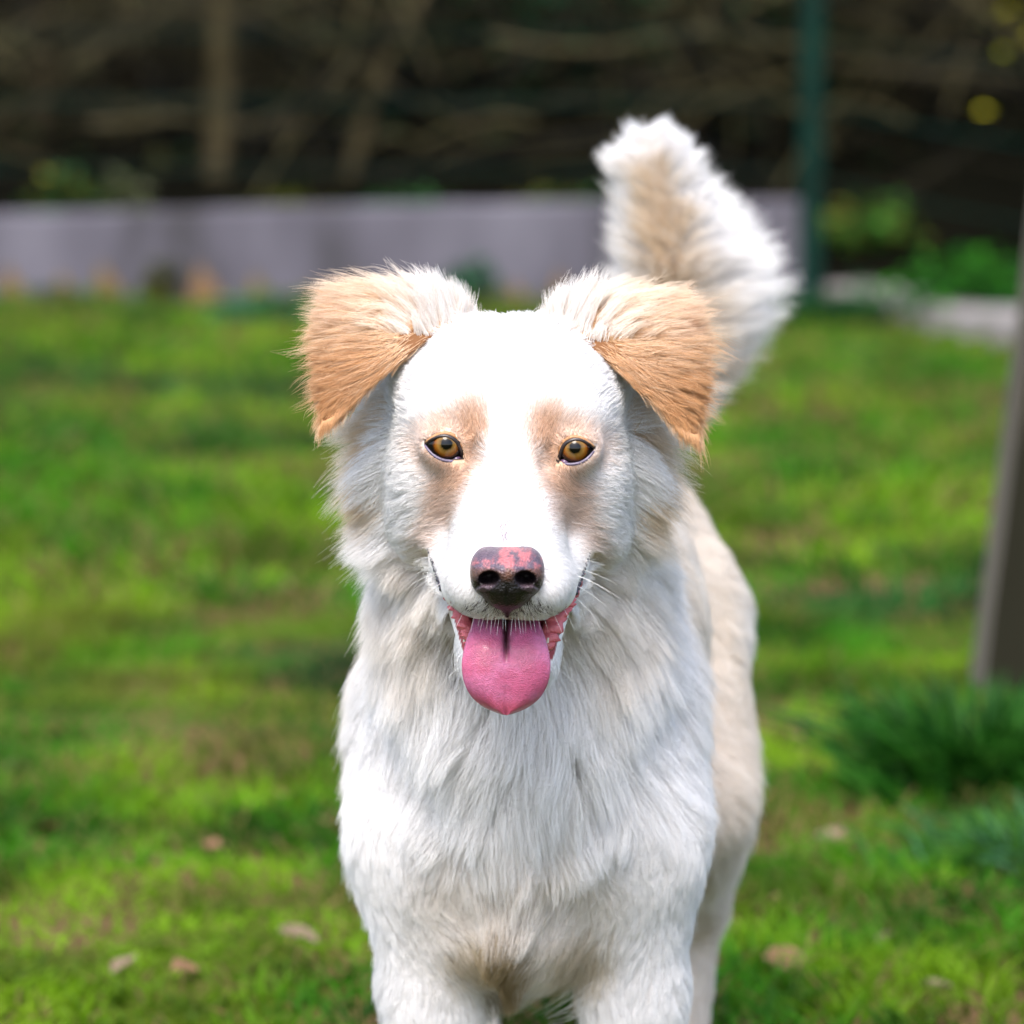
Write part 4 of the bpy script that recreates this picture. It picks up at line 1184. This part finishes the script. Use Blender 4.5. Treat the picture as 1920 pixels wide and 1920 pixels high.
    pts = strand_shape(p + nn * th, nn, d, 0.017 * (0.5 + 0.8 * RNG.random(N)), RNG.uniform(0.2, 0.6, N), np.full(N, 0.0), 6, 0.06, False, 0.08, 0.15)
    pts = clump(pts, 90, 0.75)
    col = (CREAM + (np.array((0.60, 0.34, 0.13)) - CREAM) * (0.75 * sstep(0.30, 0.5, v) + 0.1)[:, None]) * (0.85 + 0.3 * RNG.random((N, 1)))
    col = col + (WHITE - col) * ((1 - sstep(0.02, 0.20, u)) * (1 - sstep(0.36, 0.46, v)))[:, None]
    out.append((pts, taper(N, 6, 0.00012), col))
    # fine fringe along both free edges
    for (u0, u1, du, dv, n_, ll) in ((0.88, 1.0, 0.95, 0.40, 2800, 0.012), (0.0, 0.06, 0.65, 0.72, 1800, 0.009)):
        p, nn, v, u = sample(n_, 0.42, 1.0, u0, u1)
        d = img_dir(s * du * (1 - 0.8 * sstep(0.70, 0.95, v)) + RNG.normal(0, .15, n_), dv + 0.5 * sstep(0.7, 0.95, v) + RNG.normal(0, .2, n_), 0.1 + RNG.normal(0, .2, n_))
        L = ll * (0.4 + 0.7 * RNG.random(n_) + 1.2 * (RNG.random(n_) < 0.14)) * (1.0 + 0.5 * (1 - sstep(0.42, 0.62, v)))
        pts = strand_shape(p, nn, d, L, np.full(n_, 0.2), np.full(n_, 0.0), 5, 0.05, False, 0.15)
        pts = clump(pts, max(20, n_ // 45), 0.8)
        col = (TAN * 1.1 + (CREAM - TAN) * RNG.random((n_, 1)) * 0.5) * (0.85 + 0.3 * RNG.random((n_, 1)))
        out.append((pts, taper(n_, 5, 0.00011), col))
    N = 3200
    p, nn, v, u = sample(N, 0.02, 0.40, 0.0, 0.30)
    d = img_dir(s * (-0.05 + 0.9 * u) + RNG.normal(0, .18, N), -1 + RNG.normal(0, .2, N), -0.15 + RNG.normal(0, .3, N))
    pts = clump(strand_shape(p, nn, d, 0.020 * (0.5 + 0.8 * RNG.random(N)), np.full(N, 0.2), np.full(N, 0.0), 6, 0.05, False, 0.0, 0.12), 70, 0.8)
    out.append((pts, taper(N, 6, 0.00012), (WHITE + (CREAM - WHITE) * RNG.random((N, 1)) * 0.6) * (0.9 + 0.15 * RNG.random((N, 1)))))
    # inside of the ear: fluff between flap and head
    N = 3500
    p, nn, v, u = sample(N, 0.0, 0.55, 0.0, 1.0)
    d = img_dir(s * 0.6 + RNG.normal(0, .3, N), 0.5 + RNG.normal(0, .3, N), -0.3)
    pts = clump(strand_shape(p, -nn, d, 0.012 * (0.5 + RNG.random(N)), np.full(N, 0.7), np.full(N, 0.3), 5, 0.06, False, 0.2), 90, 0.7)
    col = np.array((0.50, 0.33, 0.22)) * (0.8 + 0.4 * RNG.random((N, 1)))
    out.append((pts, taper(N, 5, 0.00012), col))
    h = hair_obj('ear_fur', out, M_FUR, o)
both(build_ear)

# --- the coat of head, trunk and tail
def build_coat():
    tri = np.concatenate((bf[:, [0, 1, 2]], bf[:, [0, 2, 3]]))
    a, b, c = bv[tri[:, 0]], bv[tri[:, 1]], bv[tri[:, 2]]
    area = 0.5 * np.linalg.norm(np.cross(b - a, c - a), axis=1); cen = (a + b + c) / 3
    px, py = to_px(cen); Y = cen[:, 1]
    # guides: (px, py, Y), direction in the picture + depth, length, lift
    Gd = []
    def g(q, du, dv, dY, L, lift=0.30, sym=True):
        Gd.append((P(*q), img_dir(du, dv, dY), L, lift))
        if sym and abs(q[0] - CX) > 12:
            Gd.append((P(*mir(q)), img_dir(-du, dv, dY), L, lift))
    g((952, 1005, 2.545), 0, -1, .7, .0038, .15); g((955, 930, 2.57), 0, -1, .6, .0050, .18); g((955, 850, 2.59), 0, -1, .4, .0065, .2)
    g((955, 770, 2.60), 0, -1, .4, .0085, .2); g((955, 680, 2.62), 0, -1, .6, .010, .2); g((955, 610, 2.65), 0, -.4, 1, .010, .2)
    g((900, 820, 2.60), -.2, -1, .4, .0055); g((862, 770, 2.602), -.6, -1, .4, .0075); g((820, 790, 2.61), -1, -.8, .4, .008); g((770, 740, 2.63), -1, -.35, .6, .012)
    g((820, 680, 2.63), -.8, -.6, .5, .012); g((890, 690, 2.615), -.4, -1, .5, .010); g((790, 640, 2.65), -1, -.2, .5, .016); g((872, 624, 2.645), -.35, -1, .15, .017, .6); g((842, 640, 2.642), -.7, -.75, .1, .015, .5); g((905, 606, 2.65), -.15, -1, .2, .014, .5)
    g((835, 868, 2.595), -.6, .6, .5, .0055); g((880, 880, 2.59), -.25, .6, .6, .005); g((880, 930, 2.58), -.7, .2, .9, .0055); g((830, 930, 2.60), -.8, .5, .7, .009)
    g((775, 850, 2.63), -1, .25, .7, .013); g((760, 930, 2.65), -1, .5, .7, .014); g((790, 1010, 2.655), -.9, .7, .6, .016)
    g((870, 1000, 2.565), -.9, .2, .9, .0055, .15); g((860, 1060, 2.56), -.9, .35, .7, .0055, .18); g((905, 1020, 2.545), -.6, -.2, .9, .0045, .15)
    g((905, 1135, 2.53), -.5, 1, .15, .0065, .35); g((935, 1140, 2.523), -.15, 1, .0, .0065, .45); g((850, 1100, 2.575), -.7, .8, .5, .0065)
    g((850, 1170, 2.60), -.6, 1, .3, .015); g((900, 1250, 2.585), -.3, 1, .3, .016); g((955, 1265, 2.60), 0, 1, .3, .018)
    g((840, 1130, 2.66), -.6, 1, .1, .028); g((955, 1250, 2.70), 0, 1, -.1, .040, .4)
    g((730, 870, 2.68), -1, .40, .15, .042, 1.0); g((700, 960, 2.70), -1, .45, .05, .052, 1.05); g((690, 1060, 2.72), -1, .5, .05, .050, .95); g((700, 1150, 2.74), -.9, .8, .05, .046, .8)
    g((780, 1080, 2.70), -.6, 1, .0, .042, .6); g((800, 1200, 2.72), -.4, 1, -.1, .050, .55); g((955, 640, 2.74), 0, .1, 1, .025)
    g((740, 780, 2.71), -1, .25, .1, .044, 1.0)
    g((905, 1350, 2.70), -.12, 1, -.1, .046, .5); g((955, 1480, 2.70), 0, 1, -.05, .044, .5); g((880, 1520, 2.71), -.1, 1, 0, .038, .5); g((955, 1660, 2.74), 0, 1, 0, .040, .5)
    g((955, 1790, 2.77), .1, 1, .1, .040, .4); g((760, 1320, 2.74), -.4, 1, .05, .036, .5); g((780, 1450, 2.73), -.15, 1, 0, .038, .45)
    g((690, 1420, 2.80), -.35, 1, .2, .028, .5); g((700, 1270, 2.80), -.45, 1, .1, .034, .5); g((680, 1550, 2.80), -.3, 1, .2, .022, .5); g((760, 1620, 2.73), -.1, 1, .05, .018, .25); g((720, 1720, 2.76), -.1, 1, .1, .015, .25)
    g((860, 1720, 2.75), .7, .7, .1, .017, .25); g((880, 1800, 2.77), .9, .5, .2, .016, .25); g((790, 1780, 2.74), .15, 1, .1, .015, .25); g((800, 1900, 2.76), -.1, 1, .1, .017, .3); g((800, 2200, 2.76), 0, 1, .1, .011, .2); g((800, 2500, 2.75), 0, 1, -.2, .009, .2)
    def gw(p, d, L, lift=.3): Gd.append((np.array(p, float), np.array(d, float) / np.linalg.norm(d), L, lift))
    for Yy in (2.88, 3.05, 3.22):
        sh = 0.035
        gw((sh, Yy, 0.53), (0, 1, 0), .028, .25); gw((sh + .11, Yy, 0.43), (.1, .8, -.8), .026, .25); gw((sh - .11, Yy, 0.43), (-.1, .8, -.8), .026, .25)
        gw((sh + .09, Yy, 0.33), (.05, .5, -1), .028, .25); gw((sh - .09, Yy, 0.33), (-.05, .5, -1), .028, .25); gw((sh, Yy, 0.28), (0, .7, -.6), .03, .3)
    for sx, X in ((1, .17), (-1, -.06)):
        gw((X, 3.26, .38), (.2 * sx, .3, -1), .026, .3); gw((X, 3.2, .27), (.25 * sx, .3, -1), .026, .35); gw((X, 3.34, .30), (.3 * sx, .6, -1), .040, .5); gw((X - .02 * sx, 3.28, .17), (.15 * sx, .2, -1), .020, .35); gw((X - .03 * sx, 3.33, .11), (0, .2, -1), .013, .25); gw((X - .03 * sx, 3.33, .04), (0, -.2, -1), .010, .2)
    gp = np.array([q[0] for q in Gd]); gd = np.array([q[1] for q in Gd]); gl = np.array([q[2] for q in Gd]); gf = np.array([q[3] for q in Gd])
    def guide(p):
        D = np.zeros((len(p), 3)); Ls = np.zeros(len(p)); Lf = np.zeros(len(p))
        for s in range(0, len(p), 40000):
            q = p[s:s + 40000]
            w = 1.0 / (((q[:, None, :] - gp[None]) ** 2).sum(2) + 2e-5) ** 2.0
            w /= w.sum(1)[:, None]
            D[s:s + 40000] = w @ gd; Ls[s:s + 40000] = w @ gl; Lf[s:s + 40000] = w @ gf
        return D / (np.linalg.norm(D, axis=1)[:, None] + 1e-9), Ls, Lf
    # tail frame
    tk = KDTree(len(TAIL))
    for i, q in enumerate(TAIL): tk.insert(Vector(q), i)
    tk.balance()
    def tail_mask(p): return (p[:, 1] > 3.375) & (p[:, 2] > 0.505)
    # density per square metre
    isT = tail_mask(cen)
    nose_d = ((px - 951) / 62) ** 2 + ((py - 1078) / 54) ** 2
    bare = ((nose_d < 1) & (Y < 2.56)) | mouth_mask(cen) | ((np.minimum(lid_fun(EYE_L, px, py), lid_fun(EYE_R, px, py)) < 5) & (Y < 2.64))
    for (x0, y0, x1, y1) in ((805, 1030, 828, 1105), (828, 1105, 868, 1195)):
        for mx in (0, 1):
            A0 = np.array((x0, y0, 0.)) if not mx else np.array(mir((x0, y0, 0.))); A1 = np.array((x1, y1, 0.)) if not mx else np.array(mir((x1, y1, 0.)))
            dd = A1[:2] - A0[:2]; tt = np.clip(((px - A0[0]) * dd[0] + (py - A0[1]) * dd[1]) / (dd @ dd), 0, 1)
            bare |= (np.hypot(px - A0[0] - dd[0] * tt, py - A0[1] - dd[1] * tt) < 11) & (Y < 2.665)
    head = (Y < 2.70) & (py < 1140)
    dens = np.where(head, 3.3e6, 0.55e6)
    dens = np.where(~head & (Y < 2.86) & (py < 1960), 1.25e6, dens)
    dens = np.where((Y > 2.95) & (px < 1150), 0.18e6, dens)
    dens = np.where(isT, 2.4e6, dens)
    dens = np.where(py > 2000, 0.3e6, dens)
    lipz = ((px - 951) / 95) ** 2 + ((py - 1148) / 30) ** 2
    dens = np.where((lipz < 1) & (Y < 2.57), 0.8e6, dens)
    dens = np.where(bare, 0, dens)
    wt = area * dens; n = int(wt.sum()); print('coat strands', n)
    ti = RNG.choice(len(tri), n, p=wt / wt.sum())
    r1 = np.sqrt(RNG.random(n))[:, None]; r2 = RNG.random(n)[:, None]
    p = a[ti] * (1 - r1) + b[ti] * r1 * (1 - r2) + c[ti] * r1 * r2
    nn = body_f.grad(p)
    p = p - nn * 0.0008
    D, Lg, lf = guide(p)
    px, py = to_px(p); Y = p[:, 1]
    # hair round each eye runs away from it
    for e in (EYE_L, EYE_R):
        d = np.hypot(px - e[0], (py - e[1]) * 1.3); w = (1 - sstep(26, 70, d)) * (Y < 2.64)
        out = img_dir((px - e[0]) / 40, (py - e[1]) / 40 + 0.0, 0.2 + 0 * px)
        D = D * (1 - w[:, None]) + out * w[:, None]; D /= np.linalg.norm(D, axis=1)[:, None]
        Lg = Lg * (1 - 0.55 * w)
    Lg = Lg * (0.62 + 0.6 * RNG.random(n) + 0.35 * (RNG.random(n) < 0.04))
    sw = np.stack((fbm(p[:, 0] * 30, p[:, 2] * 22, 301, 3) - 0.5, fbm(p[:, 0] * 26 + 7, p[:, 2] * 26, 302, 3) - 0.5, 0.4 * (fbm(p[:, 0] * 26, p[:, 2] * 26 + 5, 303, 3) - 0.5)), -1)
    D = D + sw * (np.where((Lg > 0.012) & (py > 1000), 1.7, 0.5))[:, None]
    lf = lf * (1 + np.where(py > 1000, 1.6, 0.5) * (fbm(p[:, 0] * 34 + 3, p[:, 2] * 20, 304, 3) - 0.5))
    D = D + RNG.normal(0, 0.10, (n, 3)); D /= np.linalg.norm(D, axis=1)[:, None]
    jit = np.where(Y < 2.69, 0.0020, 0.004)[:, None] * RNG.normal(0, 1, (n, 3)) * np.array((1, 0, 1))
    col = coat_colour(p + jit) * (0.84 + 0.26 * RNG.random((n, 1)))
    # scattered dark hairs round the eyes and the lips
    dk = (RNG.random(n) < 0.10 * (blob(px, py, 885, 845, 40, 40) + blob(px, py, 1030, 850, 40, 40) + 0.6 * blob(px, py, 840, 900, 50, 30) + 0.6 * blob(px, py, 1075, 905, 50, 30)) * (Y < 2.64))
    col[dk] = col[dk] * 0.35
    dk = (RNG.random(n) < 0.45 * blob(px, py, 948, 1006, 16, 30, 0, 0.8) * (Y < 2.60)); col[dk] = np.array((0.16, 0.10, 0.17))
    dk = (RNG.random(n) < 0.05) & (Y < 2.66) & (py < 1000); col[dk] = col[dk] * 0.62
    isT = tail_mask(p)
    groups_head = []; groups_body = []; groups_tail = []
    k = (Lg < 0.012) & ~isT
    pts = strand_shape(p[k], nn[k], D[k], Lg[k], lf[k] + 0.15, np.full(k.sum(), 0.05), 4, 0.04)
    pts = clump(pts, k.sum() // 22, 0.45); groups_head.append((pts, taper(k.sum(), 4, 0.000105), col[k]))
    k = (Lg >= 0.012) & (Lg < 0.026) & ~isT
    lr = np.clip(lf[k] * RNG.normal(1.25, 0.4, k.sum()), 0.1, 1.2)
    pts = strand_shape(p[k], nn[k], D[k], Lg[k], lr + 0.15, lr * 0.4, 5, 0.05, gravity=0.08, wave=0.1)
    pts = clump(pts, k.sum() // 45, 0.6); groups_body.append((pts, taper(k.sum(), 5, 0.00015), col[k]))
    k = (Lg >= 0.026) & ~isT
    lr = np.clip(lf[k] * RNG.normal(1.0, 0.35, k.sum()), 0.1, 1.3)
    pts = strand_shape(p[k], nn[k], D[k], Lg[k], lr + 0.15, lr * 0.45, 8, 0.06, gravity=0.12, wave=0.22, flat=0.7)
    pts = clump(pts, k.sum() // 500, 0.42, 1.0); pts = clump(pts, k.sum() // 45, 0.42, 1.2)
    groups_body.append((pts, taper(k.sum(), 8, 0.00016), col[k]))
    # tail: parted down the front, swept up and out to both sides
    k = isT; q = p[k]; m = len(q)
    ti = np.array([tk.find(r)[1] for r in q.tolist()]); tn = np.gradient(TAIL, axis=0); tn /= np.linalg.norm(tn, axis=1)[:, None]
    rad = q - TAIL[ti]; rad -= tn[ti] * np.sum(rad * tn[ti], 1)[:, None]; rad /= np.linalg.norm(rad, axis=1)[:, None] + 1e-9
    side = np.where(rad[:, 0] + RNG.normal(0, .15, m) > 0, 1.0, -1.0)
    f = ti / (len(TAIL) - 1)
    d = rad * np.array((0.9, 0.6, 0.5)) + np.stack((side * 0.55, 0 * side, 0 * side), -1) + tn[ti] * (0.50 + 0.9 * sstep(0.45, 1.0, f) + 0.45 * (side < 0))[:, None]
    d[:, 2] -= 0.05 * (side > 0) * (1 - sstep(0.25, 0.6, f)); d[:, 0] -= 0.45 * sstep(0.75, 1.0, f)
    d += RNG.normal(0, .15, (m, 3)); d /= np.linalg.norm(d, axis=1)[:, None]
    L = (0.40 + 0.60 * sstep(0.18, 0.50, f)) * np.where(side > 0, 0.061 - 0.034 * sstep(0.50, 0.80, f), 0.038 - 0.006 * sstep(0.6, 1.0, f)) * (0.45 + 0.55 * RNG.random(m) + 0.55 * (RNG.random(m) < 0.10)) * (1 - 0.2 * sstep(0.85, 1, f))
    pts = strand_shape(q, rad, d, L, np.full(m, 0.25), np.full(m, 0.0), 8, 0.05, False, gravity=0.0, wave=0.14)
    pts = clump(pts, 150, 0.34, 0.9); pts = clump(pts, 700, 0.5, 1.2)
    groups_tail.append((pts, taper(m, 8, 0.00026), col[k]))
    for (m_, s_) in ((lambda q: q, -1), (mir, 1)):
        N = 2600
        q0 = np.array([P(*m_((RNG.normal(728, 22), RNG.uniform(770, 905), RNG.uniform(2.690, 2.725)))) for _ in range(N)])
        qx, qy = to_px(q0)
        dd = img_dir(s_ * 1.0 + RNG.normal(0, .18, N), 0.10 + (qy - 770) / 135 * 0.45 + RNG.normal(0, .15, N), RNG.normal(0, .2, N))
        pt = strand_shape(q0, dd, dd, 0.037 * (0.45 + 0.75 * RNG.random(N)), np.zeros(N), np.zeros(N), 8, 0.05, False, 0.35, 0.25)
        pt = clump(pt, 60, 0.7, 1.0)
        cc = (np.array((0.70, 0.58, 0.42)) + (WHITE - np.array((0.70, 0.58, 0.42))) * RNG.random((N, 1)) * 0.7) * (0.85 + 0.25 * RNG.random((N, 1)))
        groups_body.append((pt, taper(N, 8, 0.00015), cc))
    attach(hair_obj('head_fur', groups_head, M_FUR)); attach(hair_obj('body_fur', groups_body, M_FUR)); attach(hair_obj('tail_fur', groups_tail, M_FUR))
build_coat()

# --- whiskers
def build_whiskers():
    M_W = mat_hair('whisker', 0.2, 0.15)
    spec = []
    for (x, y, Yv, du, dv, L) in ((845, 1042, 2.585, -1, -.05, .022), (842, 1055, 2.58, -1, .12, .026), (846, 1068, 2.575, -1, .22, .024), (850, 1082, 2.57, -1, .35, .028), (858, 1096, 2.565, -1, .5, .026), (862, 1066, 2.57, -1, .1, .030),
                            (880, 1130, 2.545, -.6, 1, .018), (893, 1143, 2.538, -.35, 1, .011), (902, 1146, 2.535, -.3, 1, .008), (910, 1148, 2.533, -.25, 1, .010), (917, 1150, 2.531, -.2, 1, .007), (924, 1151, 2.53, -.15, 1, .009), (931, 1152, 2.529, -.12, 1, .007), (937, 1153, 2.528, -.1, 1, .009), (943, 1154, 2.528, -.05, 1, .006), (947, 1154, 2.528, .02, 1, .008), (868, 1112, 2.555, -.8, .8, .020), (870, 1245, 2.60, -1, .6, .022), (880, 1270, 2.60, -.9, .8, .022), (900, 1290, 2.60, -.6, 1, .02)):
        spec.append(((x, y, Yv), du, dv, L)); spec.append((mir((x, y, Yv)), -du, dv, L * random.uniform(.85, 1.35)))
    for q, du, dv, L in spec:
        p0 = P(*q); d = img_dir(du + random.uniform(-.1, .1), dv + random.uniform(-.1, .1), random.uniform(-.35, .1))
        t = np.linspace(0, 1, 7)[:, None]
        pts = p0 + d * L * t + np.array((0, 0, -1.0)) * L * random.uniform(.15, .4) * t ** 2
        attach(hair_obj('whisker', [(pts[None], np.linspace(0.00012, 0.00004, 7)[None], np.array([[0.85, 0.84, 0.82]]))], M_W))
build_whiskers()
